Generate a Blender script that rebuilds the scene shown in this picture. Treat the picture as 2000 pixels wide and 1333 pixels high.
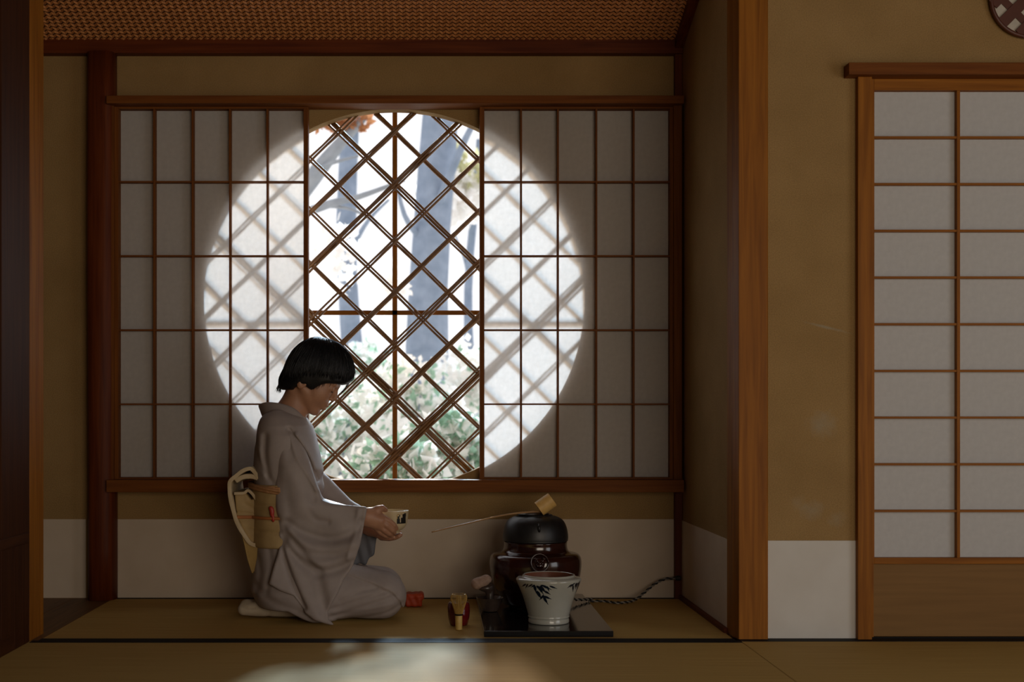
import bpy, math, random
import numpy as np
from mathutils import Vector

for o in list(bpy.data.objects):
    bpy.data.objects.remove(o, do_unlink=True)
SC = bpy.context.scene
COL = SC.collection
random.seed(7)
RNG = np.random.default_rng(11)

# ------------------------------------------------------------------ camera, sky, sun, exposure
FOC = 2510.0; CX = 850.0; CY = 815.0; EYE = 0.69
cam = bpy.data.cameras.new('camera')
cam.sensor_width = 36.0
cam.lens = FOC / 2000 * 36
cam.shift_x = (1000 - CX) / 2000
cam.shift_y = (CY - 666.5) / 2000
cam.clip_start = 0.05
cam.dof.use_dof = True
cam.dof.focus_distance = 4.35
cam.dof.aperture_fstop = 2.8
camo = bpy.data.objects.new('camera', cam)
camo.location = (0, 0, EYE)
camo.rotation_euler = (math.pi / 2, 0, 0)
COL.objects.link(camo)
SC.camera = camo

vs = SC.view_settings
vs.view_transform = 'Standard'; vs.look = 'None'; vs.gamma = 1.0
vs.exposure = 0.0
vs.use_curve_mapping = False

world = bpy.data.worlds.new('sky'); SC.world = world
world.use_nodes = True
bg = world.node_tree.nodes['Background']
bg.inputs['Color'].default_value = (0.97, 0.97, 1.0, 1)
bg.inputs['Strength'].default_value = 1.2

def sun(name, tx, tz, strength, col, ang):
    l = bpy.data.lights.new(name, 'SUN'); l.energy = strength; l.color = col; l.angle = math.radians(ang)
    o = bpy.data.objects.new(name, l); COL.objects.link(o)
    o.location = (tx * 6, 11, 6)
    o.rotation_euler = Vector((-tx, -1, -tz)).to_track_quat('-Z', 'Y').to_euler()
sun('low_sun', -0.05, 0.39, 3.3, (1.0, 0.78, 0.54), 8)
sun('bright_sky', 0.08, 0.52, 6.0, (0.58, 0.80, 1.0), 8)

def area(name, loc, look, sx, sy, power, col):
    l = bpy.data.lights.new(name, 'AREA'); l.shape = 'RECTANGLE'; l.size = sx; l.size_y = sy
    l.energy = power; l.color = col
    o = bpy.data.objects.new(name, l); COL.objects.link(o); o.location = loc
    o.rotation_euler = (Vector(look) - Vector(loc)).to_track_quat('-Z', 'Y').to_euler()
# daylight entering by the paper doors in the room's right hand wall (outside the picture)
area('side_door_daylight', (3.50, 1.2, 0.95), (0.0, 1.2, 0.95), 2.4, 1.7, 24, (0.94, 0.97, 1.0))
# daylight from the open doors behind the camera
area('rear_door_daylight', (1.6, -1.45, 1.0), (1.0, 4.0, 0.7), 2.4, 1.7, 55, (1.0, 0.87, 0.72))

# ------------------------------------------------------------------ helpers
def W(px, py, Y):
    return np.array([(px - CX) * Y / FOC, Y, EYE - (py - CY) * Y / FOC])
def XP(px, Y): return (px - CX) * Y / FOC
def ZP(py, Y): return EYE - (py - CY) * Y / FOC

def tag(o, label=None, cat=None, group=None, kind=None):
    if label: o['label'] = label
    if cat: o['category'] = cat
    if group: o['group'] = group
    if kind: o['kind'] = kind
    return o
def thing(name, label, cat, loc=(0, 0, 0), group=None, kind=None):
    o = bpy.data.objects.new(name, None); COL.objects.link(o); o.location = loc
    o.empty_display_size = 0.05
    return tag(o, label, cat, group, kind)
def rootloc(p):
    v = Vector((0, 0, 0))
    while p is not None:
        v = v + p.location; p = p.parent
    return v
def link(name, me, parent=None, loc=(0, 0, 0)):
    o = bpy.data.objects.new(name, me); COL.objects.link(o)
    o.location = loc
    if parent is not None: o.parent = parent
    return o
def obj(name, verts, faces, mat, parent=None, smooth=False, bevel=0.0, kind=None):
    off = rootloc(parent)
    V = [(float(a) - off.x, float(b) - off.y, float(c) - off.z) for a, b, c in verts]
    me = bpy.data.meshes.new(name)
    me.from_pydata(V, [], [tuple(int(i) for i in f) for f in faces])
    if smooth: me.polygons.foreach_set('use_smooth', [True] * len(me.polygons))
    me.update()
    if mat is not None: me.materials.append(mat)
    o = link(name, me, parent)
    if bevel:
        m = o.modifiers.new('bevel', 'BEVEL'); m.width = bevel; m.segments = 2; m.limit_method = 'ANGLE'
    if kind: o['kind'] = kind
    return o

class MB:
    def __init__(s): s.v = []; s.f = []
    def add(s, V, F):
        b = len(s.v); s.v += [tuple(map(float, p)) for p in V]; s.f += [tuple(i + b for i in f) for f in F]; return s
    def box(s, x0, x1, y0, y1, z0, z1):
        V = [(x, y, z) for x in (x0, x1) for y in (y0, y1) for z in (z0, z1)]
        return s.add(V, [(0, 1, 3, 2), (4, 6, 7, 5), (0, 4, 5, 1), (2, 3, 7, 6), (0, 2, 6, 4), (1, 5, 7, 3)])
    def prism_y(s, pts, y0, y1):           # outline in XZ, extruded along Y
        n = len(pts)
        V = [(x, y0, z) for x, z in pts] + [(x, y1, z) for x, z in pts]
        F = [tuple(range(n)), tuple(range(2 * n - 1, n - 1, -1))]
        F += [(i, i + n, (i + 1) % n + n, (i + 1) % n) for i in range(n)]
        return s.add(V, F)
    def prism_z(s, pts, z0, z1):
        n = len(pts)
        V = [(x, y, z0) for x, y in pts] + [(x, y, z1) for x, y in pts]
        F = [tuple(range(n - 1, -1, -1)), tuple(range(n, 2 * n))]
        F += [(i, (i + 1) % n, (i + 1) % n + n, i + n) for i in range(n)]
        return s.add(V, F)
    def lathe(s, c, prof, seg=48, close=True):
        n = len(prof); V = []; F = []
        for i in range(seg):
            a = 2 * math.pi * i / seg
            for r, z in prof: V.append((c[0] + r * math.cos(a), c[1] + r * math.sin(a), c[2] + z))
        for i in range(seg):
            j = (i + 1) % seg
            for k in range(n - 1): F.append((i * n + k, j * n + k, j * n + k + 1, i * n + k + 1))
        if close:
            F.append(tuple(i * n for i in range(seg - 1, -1, -1)))
            F.append(tuple(i * n + n - 1 for i in range(seg)))
        return s.add(V, F)
    def tube(s, path, rad, seg=8):
        P = [Vector(p) for p in path]; n = len(P)
        if not hasattr(rad, '__len__'): rad = [rad] * n
        t0 = (P[1] - P[0]).normalized()
        up = Vector((0, 0, 1)) if abs(t0.z) < 0.9 else Vector((1, 0, 0))
        nrm = t0.cross(up).normalized(); V = []; F = []
        for i in range(n):
            t = (P[min(i + 1, n - 1)] - P[max(i - 1, 0)]).normalized()
            nrm = (nrm - t * nrm.dot(t)).normalized(); b = t.cross(nrm)
            for k in range(seg):
                a = 2 * math.pi * k / seg
                V.append(P[i] + (nrm * math.cos(a) + b * math.sin(a)) * rad[i])
        for i in range(n - 1):
            for k in range(seg):
                l = (k + 1) % seg
                F.append((i * seg + k, i * seg + l, (i + 1) * seg + l, (i + 1) * seg + k))
        F.append(tuple(range(seg - 1, -1, -1))); F.append(tuple((n - 1) * seg + k for k in range(seg)))
        return s.add(V, F)
    def build(s, name, mat, parent=None, smooth=False, bevel=0.0, kind=None):
        return obj(name, s.v, s.f, mat, parent, smooth, bevel, kind)
def smooth_by_angle(o, deg=40):
    me = o.data
    me.polygons.foreach_set('use_smooth', [True] * len(me.polygons))
    try: me.set_sharp_from_angle(angle=math.radians(deg))
    except Exception: pass
    return o
def spline(pts, n=6, closed=False):
    P = [np.array(p, float) for p in pts]; m = len(P); out = []
    rng = range(m if closed else m - 1)
    for i in rng:
        if closed: a, b, c, d = P[i - 1], P[i], P[(i + 1) % m], P[(i + 2) % m]
        else: a, b, c, d = P[max(i - 1, 0)], P[i], P[i + 1], P[min(i + 2, m - 1)]
        for k in range(n):
            t = k / n
            out.append(0.5 * ((2 * b) + (c - a) * t + (2 * a - 5 * b + 4 * c - d) * t * t + (3 * b - a - 3 * c + d) * t ** 3))
    if not closed: out.append(P[-1])
    return out

# ------------------------------------------------------------------ signed distance modelling
def cap(P, a, b, ra, rb):
    a = np.array(a, float); b = np.array(b, float); d = b - a
    t = np.clip(((P - a) @ d) / max(d @ d, 1e-12), 0, 1)
    return np.linalg.norm(P - a - t[:, None] * d, axis=1) - (ra + (rb - ra) * t)
def ell(P, c, r):
    q = P - np.array(c, float); r = np.array(r, float)
    k0 = np.linalg.norm(q / r, axis=1); k1 = np.linalg.norm(q / (r * r), axis=1)
    return k0 * (k0 - 1) / np.maximum(k1, 1e-6)
def smin(a, b, k):
    h = np.clip(0.5 + 0.5 * (b - a) / k, 0, 1)
    return b + (a - b) * h - k * h * (1 - h)
def smax(a, b, k): return -smin(-a, -b, k)
def chain(P, pts, rad, k=None):
    d = None
    for i in range(len(pts) - 1):
        e = cap(P, pts[i], pts[i + 1], rad[i], rad[i + 1])
        d = e if d is None else np.minimum(d, e)
    return d
def poly2(x, z, pts):
    pts = np.array(pts, float)[:, :2] if len(pts[0]) == 2 else np.array(pts, float)
    n = len(pts); d = np.full(x.shape, 1e9); s = np.ones(x.shape)
    for i in range(n):
        ax, az = pts[i]; bx, bz = pts[i - 1]
        ex, ez = bx - ax, bz - az; wx, wz = x - ax, z - az
        t = np.clip((wx * ex + wz * ez) / max(ex * ex + ez * ez, 1e-12), 0, 1)
        d = np.minimum(d, (wx - ex * t) ** 2 + (wz - ez * t) ** 2)
        c1 = z >= az; c2 = z < bz; c3 = ex * wz > ez * wx
        flip = (c1 & c2 & c3) | (~c1 & ~c2 & ~c3)
        s = np.where(flip, -s, s)
    return s * np.sqrt(d)
def slab(d2, dy, r):
    a = d2 + r; b = dy + r
    return np.hypot(np.maximum(a, 0), np.maximum(b, 0)) + np.minimum(np.maximum(a, b), 0) - r
def polydist(x, z, pts):
    d = np.full(x.shape, 1e9)
    for i in range(len(pts) - 1):
        ax, az = pts[i][0], pts[i][1]; bx, bz = pts[i + 1][0], pts[i + 1][1]
        ex, ez = bx - ax, bz - az; wx, wz = x - ax, z - az
        t = np.clip((wx * ex + wz * ez) / max(ex * ex + ez * ez, 1e-12), 0, 1)
        d = np.minimum(d, (wx - ex * t) ** 2 + (wz - ez * t) ** 2)
    return np.sqrt(d)
def creases(P, lst, ref, ylim):
    out = np.zeros(len(P)); m = ref / FOC
    fade = np.clip((ylim - P[:, 1]) / 0.04, 0, 1)
    for pts, w, amp in lst:
        q = spline([(XP(a, ref), ZP(b, ref)) for a, b in pts], 4)
        d = polydist(P[:, 0], P[:, 2], q)
        out += amp * np.exp(-(d / (w * m)) ** 2)
    return 0.010 * np.tanh(out / 0.010) * fade
def sdf_mesh(f, lo, hi, h, B=8):
    lo = np.array(lo, float); hi = np.array(hi, float)
    nb = np.ceil((hi - lo) / (h * B)).astype(int) + 1
    g = np.stack(np.meshgrid(*[np.arange(k) for k in nb], indexing='ij'), -1).reshape(-1, 3)
    cen = lo + (g + 0.5) * B * h
    dc = np.concatenate([f(c) for c in np.array_split(cen, max(1, len(cen) // 50000))])
    vals = np.repeat(np.repeat(np.repeat(dc.reshape(nb), B, 0), B, 1), B, 2)
    keep = np.where(np.abs(dc) < B * h * 1.7)[0]
    off = np.stack(np.meshgrid(*[np.arange(B)] * 3, indexing='ij'), -1).reshape(-1, 3)
    for ch in np.array_split(keep, max(1, len(keep) // 160)):
        if len(ch) == 0: continue
        idx = (g[ch][:, None, :] * B + off[None]).reshape(-1, 3)
        vals[idx[:, 0], idx[:, 1], idx[:, 2]] = f(lo + idx * h)
    s = vals < 0
    cor = [(i, j, k) for i in (0, 1) for j in (0, 1) for k in (0, 1)]
    n = np.array(vals.shape) - 1
    cnt = sum(s[i:i + n[0], j:j + n[1], k:k + n[2]].astype(np.int8) for i, j, k in cor)
    A = np.argwhere((cnt > 0) & (cnt < 8))
    ids = np.full(n, -1, int); ids[A[:, 0], A[:, 1], A[:, 2]] = np.arange(len(A))
    acc = np.zeros((len(A), 3)); num = np.zeros(len(A))
    for a in cor:
        for ax in range(3):
            if a[ax] == 0:
                b = list(a); b[ax] = 1
                va = vals[A[:, 0] + a[0], A[:, 1] + a[1], A[:, 2] + a[2]]
                vb = vals[A[:, 0] + b[0], A[:, 1] + b[1], A[:, 2] + b[2]]
                c = (va < 0) != (vb < 0)
                t = np.where(c, va / np.where(c, va - vb, 1), 0)
                p = np.array(a, float)[None].repeat(len(A), 0); p[:, ax] = t
                acc += p * c[:, None]; num += c
    V = lo + (A + acc / num[:, None]) * h
    F = []
    for ax in range(3):
        b1, b2 = (ax + 1) % 3, (ax + 2) % 3
        sl = [slice(None)] * 3; sh = [slice(None)] * 3
        sl[ax] = slice(0, -1); sh[ax] = slice(1, None)
        s0 = s[tuple(sl)]; s1 = s[tuple(sh)]
        E = np.argwhere(s0 != s1)
        E = E[(E[:, b1] > 0) & (E[:, b2] > 0) & (E[:, b1] < n[b1]) & (E[:, b2] < n[b2])]
        q = []
        for d1, d2 in ((-1, -1), (0, -1), (0, 0), (-1, 0)):
            c = E.copy(); c[:, b1] += d1; c[:, b2] += d2
            q.append(ids[c[:, 0], c[:, 1], c[:, 2]])
        q = np.stack(q, 1)
        ins = s0[E[:, 0], E[:, 1], E[:, 2]]
        q[~ins] = q[~ins][:, ::-1]
        F.append(q)
    F = np.concatenate(F); F = F[(F >= 0).all(1)]
    return V, F
def sdf_obj(name, f, lo, hi, h, mat, parent):
    V, F = sdf_mesh(f, lo, hi, h)
    return obj(name, V, F, mat, parent, smooth=True)

# ------------------------------------------------------------------ materials
def newmat(name):
    m = bpy.data.materials.new(name); m.use_nodes = True
    nt = m.node_tree; return m, nt, nt.nodes['Principled BSDF']
def lnk(nt, a, b): nt.links.new(a, b)
def noise_mix(nt, c1, c2, scale, map_scale=(1, 1, 1), detail=4, lo=0.3, hi=0.7, coord='Object', dist=0.0):
    tc = nt.nodes.new('ShaderNodeTexCoord'); mp = nt.nodes.new('ShaderNodeMapping')
    mp.inputs['Scale'].default_value = map_scale
    nz = nt.nodes.new('ShaderNodeTexNoise'); nz.inputs['Scale'].default_value = scale
    nz.inputs['Detail'].default_value = detail; nz.inputs['Distortion'].default_value = dist
    rp = nt.nodes.new('ShaderNodeValToRGB')
    rp.color_ramp.elements[0].position = lo; rp.color_ramp.elements[1].position = hi
    rp.color_ramp.elements[0].color = (*c1, 1); rp.color_ramp.elements[1].color = (*c2, 1)
    lnk(nt, tc.outputs[coord], mp.inputs[0]); lnk(nt, mp.outputs[0], nz.inputs['Vector'])
    lnk(nt, nz.outputs['Fac'], rp.inputs[0])
    return rp, nz, mp
def bump(nt, bs, hsock, strength, dist=0.001):
    b = nt.nodes.new('ShaderNodeBump'); b.inputs['Strength'].default_value = strength
    b.inputs['Distance'].default_value = dist
    lnk(nt, hsock, b.inputs['Height']); lnk(nt, b.outputs[0], bs.inputs['Normal'])
_W = {}
def wood(kind, axis):
    if (kind, axis) in _W: return _W[(kind, axis)]
    c1, c2, rough = {'cedar': ((0.20, 0.066, 0.006), (0.33, 0.120, 0.012), 0.5),
                     'red': ((0.085, 0.016, 0.004), (0.150, 0.034, 0.007), 0.5),
                     'frame': ((0.13, 0.038, 0.006), (0.21, 0.068, 0.011), 0.6),
                     'board': ((0.13, 0.062, 0.022), (0.20, 0.10, 0.038), 0.5),
                     'panel': ((0.20, 0.105, 0.034), (0.235, 0.125, 0.042), 0.55),
                     'maroon': ((0.034, 0.009, 0.003), (0.062, 0.018, 0.005), 0.55),
                     'dark': ((0.045, 0.020, 0.010), (0.075, 0.035, 0.018), 0.45)}[kind]
    m, nt, bs = newmat('wood_%s_%s' % (kind, axis))
    sc = {'x': (1.2, 26, 26), 'y': (26, 1.2, 26), 'z': (26, 26, 1.2)}[axis]
    rp, nz, mp = noise_mix(nt, c1, c2, 2.2, sc, 6, 0.32, 0.68, dist=0.6)
    lnk(nt, rp.outputs[0], bs.inputs['Base Color'])
    bs.inputs['Roughness'].default_value = rough; bs.inputs['Specular IOR Level'].default_value = 0.14
    bump(nt, bs, nz.outputs['Fac'], 0.12, 0.002)
    _W[(kind, axis)] = m; return m
def plain(name, c, rough=0.5, c2=None, scale=30, bmp=0.0, spec=0.5, metal=0.0, coat=0.0):
    m, nt, bs = newmat(name)
    bs.inputs['Roughness'].default_value = rough; bs.inputs['Metallic'].default_value = metal
    bs.inputs['Specular IOR Level'].default_value = spec
    bs.inputs['Coat Weight'].default_value = coat; bs.inputs['Coat Roughness'].default_value = 0.08
    if c2 is None: c2 = tuple(x * 0.85 for x in c)
    rp, nz, mp = noise_mix(nt, c2, c, scale)
    lnk(nt, rp.outputs[0], bs.inputs['Base Color'])
    if bmp: bump(nt, bs, nz.outputs['Fac'], bmp, 0.002)
    return m
def plaster_mat(name, scuff=False):
    m, nt, bs = newmat(name)
    rp, nz, mp = noise_mix(nt, (0.28, 0.172, 0.066), (0.355, 0.225, 0.092), 5, detail=8, lo=0.25, hi=0.75)
    fine = nt.nodes.new('ShaderNodeTexNoise'); fine.inputs['Scale'].default_value = 260; fine.inputs['Detail'].default_value = 3
    lnk(nt, mp.outputs[0], fine.inputs['Vector'])
    out = rp.outputs[0]
    mx = nt.nodes.new('ShaderNodeMixRGB'); mx.blend_type = 'OVERLAY'; mx.inputs[0].default_value = 0.35
    lnk(nt, out, mx.inputs[1]); lnk(nt, fine.outputs['Fac'], mx.inputs[2]); out = mx.outputs[0]
    if scuff:
        # worn pale rubs and one scratch, each with its own place on the plaster
        geo = nt.nodes.new('ShaderNodeNewGeometry')
        for (x, z, rx, rz, rot, amt) in ((1.205, 0.667, .055, .050, 0, .42), (1.175, 0.40, .05, .035, 0.3, .35),
                                         (1.25, 0.37, .035, .03, 0, .25), (1.215, 0.970, .085, .0055, -0.24, .55),
                                         (1.13, 0.42, .03, .03, 0, .2)):
            mpn = nt.nodes.new('ShaderNodeMapping'); mpn.vector_type = 'TEXTURE'
            mpn.inputs['Location'].default_value = (x, 4.0, z); mpn.inputs['Rotation'].default_value = (0, -rot, 0)
            mpn.inputs['Scale'].default_value = (rx, 1, rz)
            lnk(nt, geo.outputs['Position'], mpn.inputs[0])
            ln = nt.nodes.new('ShaderNodeVectorMath'); ln.operation = 'LENGTH'
            lnk(nt, mpn.outputs[0], ln.inputs[0])
            n2 = nt.nodes.new('ShaderNodeTexNoise'); n2.inputs['Scale'].default_value = 45; n2.inputs['Detail'].default_value = 6
            lnk(nt, geo.outputs['Position'], n2.inputs['Vector'])
            ad = nt.nodes.new('ShaderNodeMath'); ad.operation = 'MULTIPLY_ADD'; ad.inputs[1].default_value = 1.3
            lnk(nt, n2.outputs['Fac'], ad.inputs[0]); lnk(nt, ln.outputs['Value'], ad.inputs[2])
            mr = nt.nodes.new('ShaderNodeMapRange'); mr.inputs[1].default_value = 1.65; mr.inputs[2].default_value = 0.75
            mr.inputs[3].default_value = 0; mr.inputs[4].default_value = amt
            lnk(nt, ad.outputs[0], mr.inputs[0])
            m2 = nt.nodes.new('ShaderNodeMixRGB'); m2.inputs[2].default_value = (0.34, 0.31, 0.23, 1)
            lnk(nt, mr.outputs[0], m2.inputs[0]); lnk(nt, out, m2.inputs[1]); out = m2.outputs[0]
    lnk(nt, out, bs.inputs['Base Color'])
    bs.inputs['Roughness'].default_value = 0.9; bs.inputs['Specular IOR Level'].default_value = 0.2
    bump(nt, bs, fine.outputs['Fac'], 0.25, 0.002)
    return m
def paper_mat(name, c, trans=0.5):
    m = bpy.data.materials.new(name); m.use_nodes = True; nt = m.node_tree
    nt.nodes.remove(nt.nodes['Principled BSDF'])
    rp, nz, mp = noise_mix(nt, tuple(x * 0.93 for x in c), c, 60, detail=6)
    d = nt.nodes.new('ShaderNodeBsdfDiffuse'); t = nt.nodes.new('ShaderNodeBsdfTranslucent'); mx = nt.nodes.new('ShaderNodeMixShader')
    lnk(nt, rp.outputs[0], d.inputs[0]); lnk(nt, rp.outputs[0], t.inputs[0]); mx.inputs[0].default_value = trans
    lnk(nt, d.outputs[0], mx.inputs[1]); lnk(nt, t.outputs[0], mx.inputs[2])
    lnk(nt, mx.outputs[0], nt.nodes['Material Output'].inputs[0])
    return m
def tatami_mat():
    m, nt, bs = newmat('tatami_rush')
    rp, nz, mp = noise_mix(nt, (0.45, 0.29, 0.085), (0.56, 0.37, 0.12), 3.0, (1, 60, 1), 5, 0.3, 0.7)
    wv = nt.nodes.new('ShaderNodeTexWave'); wv.bands_direction = 'Y'; wv.inputs['Scale'].default_value = 40
    tc = nt.nodes.new('ShaderNodeTexCoord'); lnk(nt, tc.outputs['Object'], wv.inputs['Vector'])
    lnk(nt, rp.outputs[0], bs.inputs['Base Color'])
    bs.inputs['Roughness'].default_value = 0.7; bs.inputs['Specular IOR Level'].default_value = 0.10
    bump(nt, bs, wv.outputs['Fac'], 0.15, 0.001)
    return m
def leaf_mat(name, c, c2, trans=0.35):
    m = paper_mat(name, c, trans)
    for n in m.node_tree.nodes:
        if n.type == 'VALTORGB':
            n.color_ramp.elements[0].color = (*c2, 1)
    return m

M_plaster = plaster_mat('olive_plaster'); M_plaster2 = plaster_mat('olive_plaster_worn', True)
M_dado = plain('dado_paper', (0.62, 0.52, 0.41), 0.85, (0.58, 0.48, 0.37), 9, 0.05, 0.2)
M_dado2 = plain('dado_paper_white', (0.66, 0.64, 0.60), 0.85, (0.61, 0.58, 0.53), 7, 0.05, 0.2)
M_paper = paper_mat('window_paper', (0.90, 0.88, 0.86), 0.64)
M_doorpaper = paper_mat('door_paper', (0.74, 0.74, 0.74), 0.3)
M_tatami = tatami_mat()
M_border = plain('black_cloth_border', (0.008, 0.007, 0.007), 0.7, spec=0.2)
M_bamboo = plain('reed', (0.27, 0.13, 0.042), 0.38, (0.16, 0.07, 0.022), 40)
M_ajiro = plain('woven_cedar', (0.66, 0.28, 0.095), 0.36, (0.44, 0.165, 0.050), 60, spec=.9)
M_ajirob = plain('woven_back', (0.05, 0.02, 0.01), 0.6)
M_dark = plain('deep_dark', (0.01, 0.008, 0.007), 0.8)

# ------------------------------------------------------------------ the room
YF, YB = 3.98, 4.90
XR = 0.9375                      # alcove right wall
wcx, wcz, wR = -0.155, 1.143, 0.722
def rect_with_hole(x0, x1, z0, z1, y0, y1, cx, cz, R, n=144):
    angs = sorted(set([2 * math.pi * i / n for i in range(n)] + [math.atan2(z - cz, x - cx) % (2 * math.pi) for x in (x0, x1) for z in (z0, z1)]))
    V = []; F = []; m = len(angs)
    for a in angs:
        c, s = math.cos(a), math.sin(a)
        t = min([(x1 - cx) / c if c > 1e-9 else 1e9, (x0 - cx) / c if c < -1e-9 else 1e9, (z1 - cz) / s if s > 1e-9 else 1e9, (z0 - cz) / s if s < -1e-9 else 1e9])
        for y in (y0, y1):
            V += [(cx + R * c, y, cz + R * s), (cx + t * c, y, cz + t * s)]
    for i in range(m):
        a = i * 4; b = ((i + 1) % m) * 4
        F += [(a, a + 1, b + 1, b), (a + 2, b + 2, b + 3, a + 3), (a, b, b + 2, a + 2), (a + 1, a + 3, b + 3, b + 1)]
    return V, F
def struct(o, label, cat): return tag(o, label, cat, kind='structure')

V, F = rect_with_hole(-1.75, 1.05, -0.05, 2.62, YB, YB + 0.055, wcx, wcz, wR)
wall_back = struct(obj('wall_back', V, F, M_plaster), 'olive plaster back wall with the large round opening', 'wall')
# paper dado sheets along the back wall
for i, (a, b) in enumerate(((-1.72, XP(166, YB)), (XP(215, YB), XP(357, YB)), (XP(357, YB), XP(815, YB)), (XP(815, YB), XP(1280, YB)), (XP(1280, YB), XR))):
    t = 0.003 + 0.0012 * (i % 2)
    MB().box(a, b + 0.004, YB - t, YB - 0.0003, 0.0, 0.300).build('dado_sheet', M_dado, wall_back)

wall_right = struct(MB().box(XR, XR + 0.05, YF + 0.10, YB, -0.05, 2.62).build('wall_right', M_plaster), 'olive plaster side wall of the alcove, right of the round window', 'wall')
MB().box(XR - 0.003, XR, YF + 0.12, YB, 0.0, 0.298).build('dado_sheet', M_dado, wall_right)
wall_left = struct(MB().box(-1.75, -1.68, -1.6, YB + 0.05, -0.05, 2.62).build('wall_left', M_plaster), 'dark plaster wall at the far left behind the left pillar', 'wall')
mb = MB()
mb.box(1.0, 1.315, YF + 0.02, YF + 0.10, -0.05, 2.62)
mb.box(1.315, 2.24, YF + 0.02, YF + 0.10, 1.76, 2.62)
mb.box(1.315, 2.24, YF + 0.085, YF + 0.10, -0.05, 1.76)
mb.box(2.24, 3.62, YF + 0.02, YF + 0.10, -0.05, 2.62)
wall_front = struct(mb.build('wall_front', M_plaster2), 'worn olive plaster wall around the tall paper door', 'wall')
MB().box(1.025, 1.312, YF + 0.017, YF + 0.02, 0.0, 0.305).build('dado_sheet', M_dado2, wall_front)
MB().box(2.25, 3.6, YF + 0.017, YF + 0.02, 0.0, 0.305).build('dado_sheet', M_dado2, wall_front)
mb = MB(); mb.box(3.62, 3.70, -1.6, 4.1, -0.05, 2.62)
struct(mb.build('wall_side', M_plaster), 'plaster wall of the room out of view on the right', 'wall')
struct(MB().box(-1.75, 3.7, -1.7, -1.6, -0.05, 2.62).build('wall_rear', M_plaster), 'plaster wall of the room behind the camera', 'wall')
# ceilings
struct(MB().box(-1.75, 3.7, -1.7, YF + 0.14, 2.60, 2.66).build('ceiling', wood('dark', 'x')), 'dark board ceiling of the room', 'ceiling')
# alcove ceiling, sloping, herringbone woven strips
zb, slope = 2.105, 0.293
def cz_at(y): return zb + (YB - y) * slope
ceil2 = struct(obj('ceiling_woven', [(-1.75, YB + .05, cz_at(YB + .05) + .004), (1.0, YB + .05, cz_at(YB + .05) + .004), (1.0, YF - .02, cz_at(YF - .02) + .004), (-1.75, YF - .02, cz_at(YF - .02) + .004),
                             (-1.75, YB + .05, 2.6), (1.0, YB + .05, 2.6), (1.0, YF - .02, 2.6), (-1.75, YF - .02, 2.6)],
                   [(0, 1, 2, 3), (7, 6, 5, 4), (0, 4, 5, 1), (1, 5, 6, 2), (2, 6, 7, 3), (3, 7, 4, 0)], M_ajirob), 'sloping alcove ceiling of woven cedar strips', 'ceiling')
mb = MB(); cw, pd = 0.0122, 0.0225
ncol = int((XR + 1.68) / cw)
for i in range(ncol):
    x0 = -1.68 + i * cw; x1 = x0 + cw * 0.97; sgn = 1 if i % 2 else -1
    for j in range(int(0.93 / pd)):
        y = YB - 0.01 - j * pd; sh = sgn * pd * 0.5; w = pd * 0.74
        q = [(x0, y - sh / 2), (x1, y + sh / 2), (x1, y + sh / 2 - w), (x0, y - sh / 2 - w)]
        mid = [((q[0][0] + q[3][0]) / 2, (q[0][1] + q[3][1]) / 2), ((q[1][0] + q[2][0]) / 2, (q[1][1] + q[2][1]) / 2)]
        l0, l1 = (0.0036, 0.001) if (j + i // 2) % 2 else (0.001, 0.0036)
        Vq = [(q[0][0], q[0][1], cz_at(q[0][1]) + .0025), (q[1][0], q[1][1], cz_at(q[1][1]) + .0025),
              (mid[1][0], mid[1][1], cz_at(mid[1][1]) - l1), (mid[0][0], mid[0][1], cz_at(mid[0][1]) - l0),
              (q[2][0], q[2][1], cz_at(q[2][1]) + .0025), (q[3][0], q[3][1], cz_at(q[3][1]) + .0025)]
        mb.add(Vq, [(0, 1, 2, 3), (3, 2, 4, 5)])
mb.build('woven_strips', M_ajiro, ceil2, kind='stuff')

# floor: base, boards, tatami
floor = struct(MB().box(-1.75, 3.7, -1.7, 5.0, -0.12, -0.04).build('floor', wood('dark', 'y')), 'floor of straw mats and dark boards', 'floor')
YE0, YE1 = 3.925, 3.995
def mat_piece(x0, x1, y0, y1, borders):
    m = MB().box(x0, x1, y0, y1, -0.04, 0.0).build('tatami_mat', M_tatami, floor)
    for (a, b, c, d) in borders:
        MB().box(a, b, c, d, -0.039, 0.0012).build('cloth_border', M_border, m)
mat_piece(-1.222, XR - 0.012, YE1 - 0.035, YB, [(-1.222, XR - 0.012, YE1 - 0.035, YE1), (-1.222, XR - 0.012, YB - 0.030, YB - 0.0045)])
seam = 0.938
mat_piece(-1.30, seam, 2.05, YE1 - 0.037, [(-1.24, seam, YE0, YE1 - 0.037)])
mat_piece(seam + 0.003, 3.6, 2.05, YF + 0.018, [(seam + 0.003, 3.6, YF - 0.035, YF + 0.0165)])
mat_piece(-1.30, seam, 0.10, 2.047, []); mat_piece(seam + 0.003, 3.6, 0.10, 2.047, [])
mat_piece(-1.30, 3.6, -1.6, 0.097, [])
for i in range(3):
    a = -1.68 + i * 0.152
    MB().box(a, a + 0.1505, YF - .1, YB, -0.04, -0.001).build('floor_board', wood('board', 'y'), floor, bevel=0.001)

# posts and trim
def trimbox(n, x0, x1, y0, y1, z0, z1, mat, label, bevel=0.002):
    o = MB().box(x0, x1, y0, y1, z0, z1).build('trim_%d' % n, mat, bevel=bevel)
    return struct(o, label, 'trim')
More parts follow.
